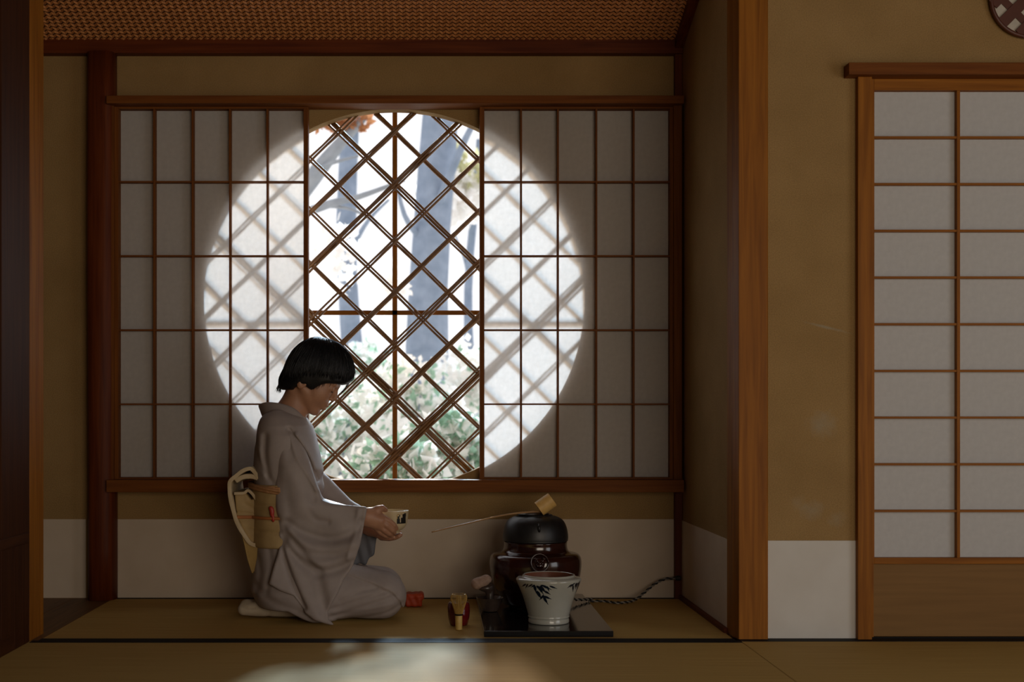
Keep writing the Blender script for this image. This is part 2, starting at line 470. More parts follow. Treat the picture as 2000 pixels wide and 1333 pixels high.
# right front pillar with chamfered corner
xa = XR
pts = [(xa + .012, YF), (1.030, YF), (1.030, YF + .13), (xa - .0005, YF + .13), (xa - .0005, YF + .045), (xa + .004, YF + .02)]
pts = [(XP(1443, YF), YF), (1.028, YF), (1.032, YF + .004), (1.032, YF + .13), (xa - .0045, YF + .13), (xa - .0045, YF + .050)]
struct(MB().prism_z(pts, 0, 2.62).build('trim_1', wood('cedar', 'z'), bevel=.0015), 'amber cedar pillar between the alcove and the right wall', 'pillar')
# left front pillar
xl = -1.2494
pts = [(-1.375, YF - .03), (xl - .012, YF - .03), (xl, YF - .018), (xl, YF + .12), (-1.375, YF + .12)]
struct(MB().prism_z(pts, -.04, 2.62).build('trim_2', wood('cedar', 'z'), bevel=.0015), 'cedar pillar at the left edge, its window side lit', 'pillar')
# back round post
mb = MB(); prof = []
pxc, pyc = -1.2605, 4.868
nn = 28; V = []; F = []
for k, z in enumerate(np.linspace(0, 2.0655, 12)):
    for i in range(nn):
        a = 2 * math.pi * i / nn
        r = 0.0525 + 0.0012 * math.sin(3 * a + z * 2) + 0.001 * math.sin(5 * a - z * 3)
        c, s = math.cos(a), math.sin(a)
        e = 0.72
        V.append((pxc + r * math.copysign(abs(c) ** e, c), pyc + r * math.copysign(abs(s) ** e, s), z))
for k in range(11):
    for i in range(nn):
        j = (i + 1) % nn
        F.append((k * nn + i, k * nn + j, (k + 1) * nn + j, (k + 1) * nn + i))
F += [tuple(range(nn - 1, -1, -1)), tuple(11 * nn + i for i in range(nn))]
struct(obj('trim_3', V, F, wood('red', 'z'), smooth=True), 'dark red rounded post left of the round window', 'post')
trimbox(4, XR - 0.0285, XR - .0005, YB - 0.030, YB - .0005, 0, 2.12, wood('red', 'z'), 'thin dark red corner post right of the round window')
trimbox(5, -1.68, XR - .0005, YB - 0.045, YB - .0005, 2.066, 2.125, wood('red', 'x'), 'dark red ceiling rail along the top of the back wall')
# sloping rail on the right wall
s0, s1 = YB - .045, YF + .13
V = []
for y in (s0, s1):
    z = cz_at(y)
    V += [(XR - .032, y, z - .034), (XR - .0005, y, z - .034), (XR - .0005, y, z + .012), (XR - .032, y, z + .012)]
struct(obj('trim_6', V, [(0, 1, 2, 3), (7, 6, 5, 4), (0, 4, 5, 1), (1, 5, 6, 2), (2, 6, 7, 3), (3, 7, 4, 0)], wood('red', 'y')), 'dark sloping ceiling rail on the alcove side wall', 'trim')
trimbox(7, XR - .016, XR - .0035, YF + .12, YB - .032, -.02, 0.016, wood('red', 'y'), 'low wooden strip at the foot of the alcove side wall', .001)
trimbox(8, -1.68, XR, YF + .0, YF + .10, 2.37, 2.62, wood('cedar', 'x'), 'lintel beam over the alcove mouth')

# ---- round window : frame rails, mullions, reeds
win = thing('window_1', 'round lattice window of reeds in a wooden frame', 'window', (wcx, YB, 0.41), kind='structure')
fx0, fx1 = XP(208, 4.80), XR - .0286
MB().box(fx0, fx1 + .02, 4.795, YB - .0055, ZP(202.5, 4.80), ZP(187, 4.80)).build('head_rail', wood('frame', 'x'), win, bevel=.002)
MB().box(fx0, fx1 + .02, 4.795, YB - .0055, ZP(962, 4.80), ZP(938, 4.80)).build('sill_rail', wood('frame', 'x'), win, bevel=.002)
zlo, zhi = ZP(938, 4.80), ZP(202.5, 4.80)
MB().box(XP(213, 4.83), XP(222, 4.83), 4.83, YB - .0055, zlo, zhi).build('jamb', wood('frame', 'z'), win, bevel=.001)
MB().box(XP(1316, 4.83), fx1 + .018, 4.83, YB - .0055, zlo, zhi).build('jamb', wood('frame', 'z'), win, bevel=.001)
mb = MB().box(-.1655, -.1470, 4.974, 4.990, wcz - wR - .01, wcz + wR + .01); mb.build('mullion', wood('cedar', 'z'), win)
mb = MB().box(wcx - wR - .01, wcx + wR + .01, 4.974, 4.988, ZP(615.5, 4.98), ZP(607, 4.98)); mb.build('mullion', wood('cedar', 'x'), win)
mb = MB(); mb.v, mb.f = rect_with_hole(wcx - wR - .06, wcx + wR + .06, wcz - wR - .06, wcz + wR + .06, YB + .0555, YB + .075, wcx, wcz, wR + .004, 72)
mb.build('outer_frame', wood('cedar', 'x'), win)
YL = {1: 4.950, -1: 4.963}
def reed_line(sgn, py, cfg):
    Y = YL[sgn]; m = 0.97
    c = ZP(py, 4.956)
    for off, r in cfg:
        jit = random.uniform(-.0025, .0025); dm = random.uniform(-.006, .006)
        mm = (m + dm) * sgn; cc = c + off * 1.41 + jit
        # chord with the circle
        A = 1 + mm * mm; b0 = cc - wcz
        Bq = 2 * mm * b0; Cq = b0 * b0 - (wR + .003) ** 2
        D = Bq * Bq - 4 * A * Cq
        if D <= 0.02: continue
        q = math.sqrt(D); t0 = (-Bq - q) / (2 * A); t1 = (-Bq + q) / (2 * A)
        path = []; rad = []; n = 14
        ph = random.uniform(0, 6); node = random.randint(2, 5)
        for i in range(n + 1):
            t = t0 + (t1 - t0) * i / n
            wob = 0.0016 * math.sin(ph + i * 1.3) + random.uniform(-.0006, .0006)
            path.append((wcx + t, Y + random.uniform(-.001, .001) + (.003 if off > 0 else 0), cc + mm * t + wob))
            rad.append(r * (1 + random.uniform(-.10, .12) + (.16 if i % node == 0 else 0)))
        MB().tube(path, rad, 7).build('reed', M_bamboo, win, smooth=True)
two = ((-.0054, .0046), (.0054, .0042)); thick = ((-.0045, .0068), (.0066, .0048)); three = ((-.0098, .0042), (0, .0050), (.0096, .0042))
four = ((-.016, .005), (-.0055, .0052), (.005, .0058), (.0155, .0042)); one = ((-.003, .0070), (.0066, .0040))
plus = {48: two, 152: two, 257: one, 361: three, 469: two, 571: one, 674: three, 777: thick, 889: four, 1000: two, 1104: two}
minus = {48: two, 152: two, 257: one, 361: three, 471: two, 572: two, 676: two, 779: four, 889: thick, 1003: two, 1104: two}
for py, c in plus.items(): reed_line(1, py, c)
for py, c in minus.items(): reed_line(-1, py, c)

# ---- paper screens
def pane_mesh(name, w, h, t, mat):
    mb = MB().box(-w / 2, w / 2, -t / 2, t / 2, -h / 2, h / 2)
    me = bpy.data.meshes.new(name); me.from_pydata(mb.v, [], mb.f); me.materials.append(mat); me.update(); return me
def bar_mesh(name, sx, sy, sz, mat):
    mb = MB().box(-sx / 2, sx / 2, -sy / 2, sy / 2, -sz / 2, sz / 2)
    me = bpy.data.meshes.new(name); me.from_pydata(mb.v, [], mb.f); me.materials.append(mat); me.update(); return me
def screen(root, xs, zs, x0, x1, z0, z1, yb, yp, paper, kind, bw, bh, sheet=0.0008):
    """xs, zs: cell borders; yb front of the bars; yp plane of the paper"""
    base = root.location
    for i in range(len(xs) - 1):
        for j in range(len(zs) - 1):
            w = xs[i + 1] - xs[i]; h = zs[j + 1] - zs[j]
            key = (root.name, round(w, 4), round(h, 4))
            if key not in _P: _P[key] = pane_mesh('paper_pane', w - .0002, h - .0002, sheet, paper)
            o = link('paper_pane', _P[key], root, Vector(((xs[i] + xs[i + 1]) / 2, yp, (zs[j] + zs[j + 1]) / 2)) - base)
    d = yp - yb - sheet
    vb = bar_mesh('upright_bar', bw, d, zs[-1] - zs[0], wood(kind, 'z')); hb = bar_mesh('cross_bar', xs[-1] - xs[0], d * .8, bh, wood(kind, 'x'))
    for x in xs[1:-1]: link('upright_bar', vb, root, Vector((x, yb + d / 2, (zs[0] + zs[-1]) / 2)) - base)
    for z in zs[1:-1]: link('cross_bar', hb, root, Vector(((xs[0] + xs[-1]) / 2, yb + d * .5, z)) - base)
    yq = yp + .006
    MB().box(x0, xs[0], yb - .004, yq, z0, z1).build('stile', wood(kind, 'z'), root, bevel=.001)
    MB().box(xs[-1], x1, yb - .004, yq, z0, z1).build('stile', wood(kind, 'z'), root, bevel=.001)
    MB().box(xs[0], xs[-1], yb - .003, yq, zs[-1], z1).build('top_rail', wood(kind, 'x'), root, bevel=.001)
    MB().box(xs[0], xs[-1], yb - .003, yq, z0, zs[0]).build('bottom_rail', wood(kind, 'x'), root, bevel=.001)
_P = {}
YS = 4.848
zs = [ZP(p, YS) for p in (933, 790, 645, 500, 355, 213)]
xsl = [XP(p, YS) for p in (232, 301, 376, 449, 522, 593)]
xsr = [XP(p, YS) for p in (946, 1018, 1090, 1165, 1238, 1308)]
scl = thing('paper_screen', 'sliding paper screen left of the window gap, behind the kneeling woman', 'paper screen', (XP(412, YS), YS, zlo), 'window screens')
screen(scl, xsl, zs, XP(222.5, YS), XP(602, YS), zlo + .0005, zhi - .0005, YS, 4.880, M_paper, 'frame', .0066, .0062)
scr = thing('paper_screen', 'sliding paper screen right of the window gap, above the kettle', 'paper screen', (XP(1127, YS), YS, zlo), 'window screens')
screen(scr, xsr, zs, XP(937, YS), XP(1315, YS), zlo + .0005, zhi - .0005, YS, 4.880, M_paper, 'frame', .0066, .0062)

# ---- right paper door
door = thing('door_1', 'tall paper door with a wooden foot panel in the right wall', 'door', (1.76, YF, 0), kind='structure')
zd = [0.2508 + .14577 * i for i in range(11)]
xd = [1.368 + .2635 * i for i in range(4)]
screen(door, xd, zd, 1.3525, xd[-1] + .016, .2318, 1.744, YF + .026, YF + .046, M_doorpaper, 'cedar', .0095, .0070)
MB().box(1.3525, xd[-1] + .016, YF + .034, YF + .044, .004, .2318).build('foot_panel', wood('panel', 'x'), door, bevel=.001)
MB().box(1.3525, 1.366, YF + .024, YF + .05, .004, .2318).build('stile', wood('cedar', 'z'), door)
MB().box(1.308, 1.3520, YF - .004, YF + .08, 0, 1.744).build('jamb', wood('cedar', 'z'), door, bevel=.002)
MB().box(xd[-1] + .0165, xd[-1] + .06, YF - .004, YF + .08, 0, 1.744).build('jamb', wood('cedar', 'z'), door, bevel=.002)
MB().box(1.2716, 2.40, YF - .030, YF + .08, 1.744, 1.781).build('lintel', wood('frame', 'x'), door, bevel=.002)
MB().box(1.352, xd[-1] + .0165, YF + .019, YF + .08, 0, .004).build('threshold', M_border, door)

# ---- left panelled door in the side plane
d2 = thing('door_2', 'dark panelled wooden door at the far left edge', 'door', (-1.245, 3.2, 0), kind='structure')
XD = -1.245
MB().box(-1.285, XD, 3.69, 3.945, .0, 2.6).build('stile', wood('maroon', 'z'), d2, bevel=.002)
MB().box(-1.285, XD + .004, 2.3, 3.93, .306, .338).build('mid_rail', wood('maroon', 'y'), d2, bevel=.002)
MB().box(-1.275, XD - .006, 2.3, 3.84, .05, .306).build('lower_panel', wood('maroon', 'y'), d2)
MB().box(-1.285, XD + .001, 3.80, 3.93, .0, .306).build('lower_stile', wood('maroon', 'z'), d2, bevel=.002)
MB().box(-1.285, XD + .001, 2.3, 3.80, .0, .05).build('bottom_rail', wood('maroon', 'y'), d2, bevel=.002)
MB().box(-1.28, XD - .01, -1.6, 3.69, .338, 2.6).build('dark_void_sheet', M_dark, d2)  # near-black sheet standing in for the darkness of an opening
MB().box(-1.28, XD - .008, -1.6, 2.3, .0, .338).build('lower_panel', wood('dark', 'y'), d2)

# ---- round lattice ornament, top right
oc = W(2012, -4, YF); oR = .118
orn = thing('wall_ornament', 'small round woven lattice ornament on the wall above the paper door', 'ornament', (oc[0], YF + .02, oc[2]))
M_orn = plain('ornament_strip', (0.10, 0.028, 0.014), .45); M_ornp = plain('ornament_paper', (0.55, 0.50, 0.42), .8)
mb = MB()
mb.lathe((0, 0, 0), [(oR - .004, -.006), (oR - .004, .006)], 40)
V = [(oc[0] + x, YF + .013 + z, oc[2] + y) for x, y, z in mb.v]
obj('backing_paper', V, [tuple(reversed(f)) for f in mb.f], M_ornp, orn)
mb = MB()
path = [(oc[0] + oR * math.cos(a), YF + .006, oc[2] + oR * math.sin(a)) for a in np.linspace(0, 2 * math.pi, 49)]
mb.tube(path, .007, 8).build('rim', M_orn, orn, smooth=True)
for sgn in (1, -1):
    for k in range(-3, 4):
        d = k * .062 + .0056 if sgn == 1 else k * .050 - .0111
        if abs(d) > oR - .01: continue
        L = math.sqrt(oR * oR - d * d) - .002
        ux, uz = math.cos(math.radians(45)) * 1, sgn * math.sin(math.radians(45)); nx, nz = -uz, ux
        hw = .0175 if sgn == 1 else .0115
        q = [(oc[0] + nx * (d + a) + ux * b, oc[2] + nz * (d + a) + uz * b) for a, b in ((-hw, -L), (hw, -L), (hw, L), (-hw, L))]
        yy = YF + (.0005 if sgn == 1 else .0035)
        MB().prism_y(q, yy, yy + .003).build('strip', M_orn, orn)

# ------------------------------------------------------------------ tea things
BX, BZ = 0.355, 0.020
M_lacq = plain('black_lacquer', (0.006, 0.006, 0.007), 0.12, spec=0.5, coat=0.3)
board = MB().box(BX - .2025, BX + .2025, 4.02, 4.86, .0008, BZ).build('black_board', M_lacq, bevel=.0015)
tag(board, 'glossy black lacquer board under the brazier and water jar', 'board')

# brazier (glazed, dark brown)
FY = 4.55; fpx = FY / FOC
M_glaze = plain('brown_glaze', (0.036, 0.007, 0.004), 0.16, (0.018, 0.004, 0.003), 14, spec=0.6, coat=0.4)
fur = thing('brazier', 'dark brown glazed round brazier carrying the black kettle', 'brazier', (BX, FY, BZ))
def prof_px(lst): return [(r * fpx, ZP(y, FY)) for r, y in lst]
pr = prof_px([(52, 1180), (63, 1178), (70, 1166), (78, 1150), (83, 1138), (87.5, 1122), (89.5, 1106), (89.5, 1096), (88, 1088), (84, 1082.5), (78, 1080), (70, 1078.5), (65, 1076), (62.5, 1071), (61.5, 1064), (62, 1059), (61, 1057.5), (57, 1058), (56, 1064), (52, 1074), (20, 1080), (1, 1080)])
pr = [tuple(p) for p in spline(pr, 3)]
smooth_by_angle(MB().lathe((BX, FY, 0), pr, 72).build('bowl', M_glaze, fur), 50)
for k in range(3):
    a = math.radians(-90 + 120 * k)
    c = (BX + math.cos(a) * .085, FY + math.sin(a) * .085)
    smooth_by_angle(MB().lathe((c[0], c[1], 0), [(.016, BZ + .0004), (.019, BZ + .006), (.024, BZ + .02), (.026, BZ + .05)], 20).build('foot', M_glaze, fur), 50)
for sy in (-1, 1):
    cz = ZP(1090, FY); rr = .1585
    yy = FY + sy * rr
    ring = []
    for a in np.linspace(0, 2 * math.pi, 33):
        ring.append((BX + .002 + .030 * math.cos(a), yy + sy * (.004 - .006 * math.sin(a)), cz + .030 * math.sin(a)))
    MB().tube(ring, .0026, 8).build('ring_handle', M_glaze, fur, smooth=True)
    def boss(P, yy=yy, sy=sy, cz=cz):
        d = ell(P, (BX + .002, yy + sy * -.002, cz - .004), (.019, .012, .021))
        for (dx, dz, r) in ((-.007, .006, .0045), (.011, .006, .0045), (.002, -.002, .006), (.002, -.011, .005), (-.006, -.010, .004), (.010, -.010, .004), (-.012, .014, .005), (.016, .014, .005)):
            d = smin(d, np.linalg.norm(P - np.array((BX + dx, yy + sy * .010, cz + dz)), axis=1) - r, .003)
        return d
    sdf_obj('lion_boss', boss, (BX - .03, yy - .03, cz - .04), (BX + .035, yy + .03, cz + .03), .0016, M_glaze, fur)

# kettle
M_iron = plain('black_iron', (0.014, 0.013, 0.014), 0.42, (0.008, 0.008, 0.009), 50, .12)
ket = thing('kettle', 'round black iron kettle seated in the brown brazier', 'kettle', (BX, FY, ZP(1057, FY)))
pr = [tuple(p) for p in spline(prof_px([(50, 1057), (62, 1056.4), (63.2, 1054), (63.6, 1049), (63.0, 1041), (61.5, 1033), (58.5, 1024), (54, 1017), (47, 1011.5), (39, 1008.5), (34, 1007.5), (33, 1006), (32, 1005.4), (31, 1006.5), (20, 1007)]), 3)]
smooth_by_angle(MB().lathe((BX, FY, 0), pr, 64).build('body', M_iron, ket), 50)
M_bronze = plain('dark_bronze', (0.03, 0.022, 0.018), .35, metal=.6)
pr = prof_px([(32.5, 1005.2), (33, 1003.6), (29, 1002.2), (18, 1000.8), (0.3, 1000.2)])
lid = smooth_by_angle(MB().lathe((BX - .012, FY + .004, 0), pr, 48).build('lid', M_bronze, ket), 50)
for sy in (-1, 1):
    ly = FY + sy * (58.5 * fpx)
    zc = ZP(1027, FY)
    MB().tube([(BX + .004, ly + sy * -.006, zc + .011), (BX + .004, ly + sy * .006, zc + .006), (BX + .004, ly + sy * .009, zc - .004), (BX + .004, ly + sy * .001, zc - .014)], [.005, .005, .0045, .005], 8).build('lug', M_iron, ket, smooth=True)

# ladle
M_bam = plain('pale_bamboo', (0.72, 0.46, 0.15), .5, (0.62, 0.37, 0.11), 45)
M_bam2 = plain('old_bamboo', (0.38, 0.20, 0.07), .5)
LY = 4.515
lad = thing('ladle', 'bamboo ladle with cup tipped on the kettle and long thin handle', 'ladle', tuple(W(1064, 1000, LY)))
c0 = W(1052.5, 995, LY); c1 = W(1079, 976, LY)
ax = Vector(c1 - c0).normalized()
L = (Vector(c1) - Vector(c0)).length; rc = .0275
n1 = ax.cross(Vector((0, 1, 0))).normalized(); n2 = ax.cross(n1)
V = []; F = []; seg = 32
pf = [(rc * .86, .004), (rc * .86, -.0001 + .0), (rc, 0), (rc * 1.0, L * .5), (rc * .99, L), (rc * .90, L + .0005)]
pf = [(0.0008, L - .004), (rc * .86, L - .004), (rc * .86, 0.0005), (rc * .9, 0), (rc, .0005), (rc * 1.0, L * .5), (rc * .985, L - .001), (rc * .95, L), (0.0008, L)]
for i in range(seg):
    a = 2 * math.pi * i / seg
    for r, t in pf:
        V.append(Vector(c0) + ax * t + (n1 * math.cos(a) + n2 * math.sin(a)) * r)
n = len(pf)
for i in range(seg):
    j = (i + 1) % seg
    for k in range(n - 1): F.append((i * n + k, i * n + k + 1, j * n + k + 1, j * n + k))
smooth_by_angle(obj('cup', V, F, M_bam, lad), 40)
hp = [W(1060, 1000, LY), W(1040, 1000.5, LY), W(1006, 1003.6, LY - .02), W(968, 1010, LY - .03), W(920, 1021.5, LY - .04), W(880, 1031, LY - .045), W(843, 1040, LY - .05)]
hp = spline(hp, 4)
MB().tube(hp, [.0034 - .0012 * i / len(hp) for i in range(len(hp))], 8).build('handle', M_bam2, lad, smooth=True)

# water jar
JY = 4.19; JX = XP(1071.5, JY); jp = JY / FOC
M_celadon = plain('celadon', (0.46, 0.46, 0.41), 0.13, (0.38, 0.38, 0.33), 8, spec=0.55, coat=0.4)
M_inner = plain('jar_inside', (0.22, 0.085, 0.05), 0.25)
M_blue = plain('cobalt', (0.006, 0.012, 0.024), 0.2, coat=.3)
jar = thing('water_jar', 'pale celadon water jar painted with dark bamboo leaves on the black board', 'water jar', (JX, JY, BZ))
jprof = [(.060, 0), (.0655, .001), (.0668, .006), (.0660, .012), (.0648, .0155), (.0668, .0185), (.0680, .0215), (.0668, .0245), (.0685, .030), (.0735, .050), (.0805, .074), (.0880, .095), (.0955, .113), (.1015, .126), (.1050, .136), (.1062, .1405), (.1050, .1450), (.1000, .1478), (.0920, .1492), (.0868, .1512), (.0852, .1542), (.0842, .1565), (.0815, .1570), (.0795, .1550)]
pr = [(p[0], p[1] + BZ + .0003) for p in spline(jprof, 2)]
smooth_by_angle(MB().lathe((JX, JY, 0), pr, 80, close=False).build('body', M_celadon, jar), 60)
MB().lathe((JX, JY, 0), [(.0795, BZ + .1550), (.080, BZ + .14), (.074, BZ + .10), (.058, BZ + .05), (.04, BZ + .03), (.001, BZ + .028)], 64, close=False).build('inside_glaze', M_inner, jar, smooth=True)
MB().lathe((JX, JY, 0), [(.001, BZ + .0006), (.0645, BZ + .0006), (.0655, BZ + .0012)], 48, close=False).build('base', M_celadon, jar)
jr = np.array([p[0] for p in jprof]); jz = np.array([p[1] for p in jprof])
def jar_pt(px, py, off=.0006):
    z = ZP(py, JY - .09) - BZ
    r = float(np.interp(z, jz[:16], jr[:16])) + off
    z = z + 0.0
    s = max(-.99, min(.99, (px - 1071.5) * (JY - .07) / FOC / r))
    a = math.asin(s)
    return (JX + r * math.sin(a), JY - r * math.cos(a), z + BZ)
lv = [((300, 380), (230, 452), 20), ((330, 372), (292, 470), 20), ((405, 372), (320, 445), 22), ((430, 380), (475, 545), 34), ((440, 385), (375, 440), 22), ((470, 395), (545, 470), 30), ((540, 385), (640, 400), 24),
      ((560, 380), (735, 465), 30), ((690, 392), (832, 447), 22), ((530, 395), (640, 530), 36), ((600, 480), (720, 555), 26), ((480, 490), (565, 645), 40), ((590, 590), (682, 738), 32), ((590, 580), (738, 638), 30),
      ((600, 560), (525, 665), 26), ((655, 400), (690, 505), 20), ((500, 400), (600, 560), 34), ((1090, 380), (1005, 445), 18), ((1105, 380), (1055, 440), 20), ((1112, 390), (1122, 535), 24), ((1172, 368), (1150, 465), 20),
      ((1195, 368), (1168, 490), 22), ((1215, 372), (1225, 445), 18), ((1245, 345), (1185, 555), 18), ((1150, 365), (1085, 400), 16)]
for (a, b, wd) in lv:
    a = np.array(a, float) / 8.886 + (990, 1100); b = np.array(b, float) / 8.886 + (990, 1100); wd = 1.6 * wd / 8.886
    d = b - a; nn_ = np.array((-d[1], d[0])) / np.hypot(*d); V = []; F = []; K = 9
    for i in range(K):
        t = i / (K - 1); w = wd * .5 * math.sin(math.pi * min(1, t * 1.15 + .05)) ** .8 * (1 - t * .35) if t < .83 else wd * .5 * .32 * (1 - t) / .17
        p = a + d * t
        for sgn in (-1, 0, 1):
            q = p + nn_ * w * sgn; V.append(jar_pt(q[0], q[1]))
    for i in range(K - 1):
        for s in (0, 1): F.append((i * 3 + s, i * 3 + s + 1, i * 3 + s + 4, i * 3 + s + 3))
    obj('painted_leaf', V, F, M_blue, jar)
for (py_, wz) in ((1209, .0010), ):
    pass

# tea caddy and whisk
NY = 4.255; NX = XP(896, NY)
M_redl = plain('red_lacquer', (0.13, 0.006, 0.008), 0.15, (0.10, 0.004, 0.006), 10, spec=.5, coat=.5)
cad = thing('tea_caddy', 'small dark red lacquer tea caddy behind the bamboo whisk', 'tea caddy', (NX, NY, .0005))
smooth_by_angle(MB().lathe((NX, NY, 0), [tuple(p) for p in spline([(.022, .0006), (.0275, .0012), (.031, .008), (.0350, .025), (.0365, .042), (.0365, .0475)], 3)], 48).build('body', M_redl, cad), 50)
smooth_by_angle(MB().lathe((NX, NY, 0), [tuple(p) for p in spline([(.0368, .0480), (.0369, .056), (.0362, .066), (.0345, .0735), (.031, .0775), (.018, .0792), (.0005, .0795)], 3)], 48).build('lid', M_redl, cad), 50)
KY = 4.160; KX = XP(896, KY)
M_whisk = plain('whisk_bamboo', (0.58, 0.40, 0.12), .5, (0.48, 0.31, 0.08), 60)
M_tine = plain('whisk_tine', (0.50, 0.30, 0.07), .5)
wh = thing('tea_whisk', 'bamboo tea whisk standing on its handle before the red caddy', 'whisk', (KX, KY, .0005))
smooth_by_angle(MB().lathe((KX, KY, 0), [(.0095, .0006), (.0112, .002), (.0113, .02), (.0118, .046), (.0112, .0475), (.002, .0475)], 32).build('handle', M_whisk, wh), 40)
mb = MB()
for z in (.0485, .0505, .0525):
    mb.tube([(KX + .0122 * math.cos(a), KY + .0122 * math.sin(a), z) for a in np.linspace(0, 2 * math.pi, 25)], .0011, 6)
mb.build('binding_thread', M_border, wh, smooth=True)
mb = MB()
for k in range(48):
    a = 2 * math.pi * k / 48
    pts = [(.0112, .047), (.0150, .064), (.0215, .083), (.0265, .100), (.0262, .110), (.0225, .1165), (.0195, .116)]
    mb.tube([(KX + r * math.cos(a), KY + r * math.sin(a), z) for r, z in spline(pts, 2)], [.0007] * 5 + [.0005] * 8, 4)
for k in range(24):
    a = 2 * math.pi * (k + .5) / 24
    pts = [(.008, .047), (.0085, .064), (.0085, .09), (.0075, .112)]
    mb.tube([(KX + r * math.cos(a), KY + r * math.sin(a), z) for r, z in spline(pts, 2)], .0006, 4)
mb.build('tines', M_tine, wh, smooth=True, kind='stuff')

# small dark vessel with slanted pale top at the left of the brazier
SY = 4.43; SX = XP(957, SY); sp = SY / FOC
M_drkc = plain('dark_stoneware', (0.085, 0.058, 0.046), .3, (0.04, 0.028, 0.024), 30, coat=.2)
M_beige = plain('beige_cut', (0.42, 0.29, 0.22), .7, (0.30, 0.19, 0.14), 60)
ves = thing('ladle_stand', 'small dark stoneware vessel with slanted beige top left of the brazier', 'vessel', (SX, SY, BZ))
pr = [(.020, .0008), (.026, .002), (.034, .018), (.041, .034), (.0455, .045), (.0470, .0475), (.0455, .0480), (.043, .045), (.034, .030), (.024, .022), (.016, .022), (.0145, .034), (.0135, .06), (.0150, .074), (.001, .075)]
smooth_by_angle(MB().lathe((SX, SY, BZ), pr, 40, close=False).build('bowl', M_drkc, ves), 45)
a = W(931, 1141, SY - .004); b = W(949, 1136, SY + .004)
def loaf(P, a=a, b=b):
    d = cap(P, a, b, .0200, .0225)
    nrm_ = np.array((.66, 0, -.75)); d = smax(d, (P - W(946, 1145, SY)) @ nrm_ - .004, .005)
    return d + .0006 * np.sin(P[:, 0] * 420) * np.sin(P[:, 2] * 380 + P[:, 1] * 200)
sdf_obj('slanted_top', loaf, np.minimum(a, b) - .04, np.maximum(a, b) + .04, .0022, M_beige, ves)
a3 = W(944, 1149, SY); b3 = W(957, 1146, SY)
def neck(P):
    d = ell(P, W(948, 1149, SY), (.026, .021, .0125))
    return smin(d, cap(P, W(956, 1147, SY), W(957, 1168, SY), .015, .013), .012)
sdf_obj('dark_neck', neck, W(925, 1172, SY) - (0, .04, 0), W(975, 1130, SY) + (0, .04, 0), .0022, M_drkc, ves)

# twisted cord and plug
M_cordb = plain('cord_black', (0.012, 0.012, 0.012), .6); M_cordw = plain('cord_grey', (0.26, 0.24, 0.21), .7)
cp = [(.476, 4.60, .046), (.505, 4.615, .034), (.540, 4.65, .0285), (.572, 4.70, .024), (XP(1144, 4.78), 4.77, .007), (XP(1178, 4.765), 4.765, .007), (XP(1212, 4.70), 4.72, .007), (XP(1238, 4.78), 4.775, .008), (XP(1256, 4.83), 4.82, .028), (XP(1277, 4.845), 4.842, .058), (XP(1297, 4.855), 4.852, .077), (XP(1316, 4.86), 4.856, .080), (XP(1326, 4.862), 4.860, .080)]
cp = spline(cp, 14)
cord = thing('power_cord', 'twisted black and grey power cord running to the alcove corner', 'cord', (XP(1178, 4.765), 4.765, 0))
acc = 0; pb = []; pw = []
for i, p in enumerate(cp):
    if i: acc += float(np.linalg.norm(p - cp[i - 1]))
    t = cp[min(i + 1, len(cp) - 1)] - cp[max(i - 1, 0)]; t = Vector(t).normalized()
    u = t.cross(Vector((0, 0, 1))).normalized(); v = t.cross(u)
    ph = acc / .030 * 2 * math.pi
    o = (u * math.cos(ph) + v * math.sin(ph)) * .0028
    pb.append(Vector(p) + o); pw.append(Vector(p) - o)
MB().tube(pb, .0030, 7).build('black_strand', M_cordb, cord, smooth=True)
MB().tube(pw, .0026, 7).build('grey_strand', M_cordw, cord, smooth=True)
e = cp[-1]
smooth_by_angle(MB().tube([(e[0] - .030, e[1] - .002, e[2]), (e[0] - .012, e[1], e[2]), (e[0] - .010, e[1], e[2]), (e[0] + .004, e[1], e[2]), (e[0] + .006, e[1], e[2])], [.004, .0065, .0095, .0095, .007], 14).build('plug', M_cordb, cord), 40)

# folded orange cloth
OY = 4.69
M_orange = plain('orange_silk', (0.50, 0.060, 0.012), .6, (0.40, 0.040, 0.008), 20, .1)
oc0 = W(808, 1171, OY)
def cloth(P):
    q = P - oc0
    d = np.linalg.norm(np.maximum(np.abs(q) - np.array((.022, .030, .0145)), 0), axis=1) - .009
    d = smin(d, cap(P, oc0 + np.array((.024, -.03, .012)), oc0 + np.array((.024, .03, .010)), .013, .013), .01)
    d = d + .0012 * np.sin(q[:, 0] * 260 + q[:, 2] * 120) + .0015 * np.exp(-((q[:, 2] - .004 - .2 * q[:, 0]) / .0025) ** 2)
    return d
oz = oc0[2] - .0145 - .009
V, F = sdf_mesh(cloth, oc0 - .07, oc0 + .07, .003)
V[:, 2] = np.maximum(V[:, 2], .0006)
tag(obj('folded_cloth', V, F, M_orange, smooth=True), 'folded orange red silk cloth on the mat by the knees', 'cloth')

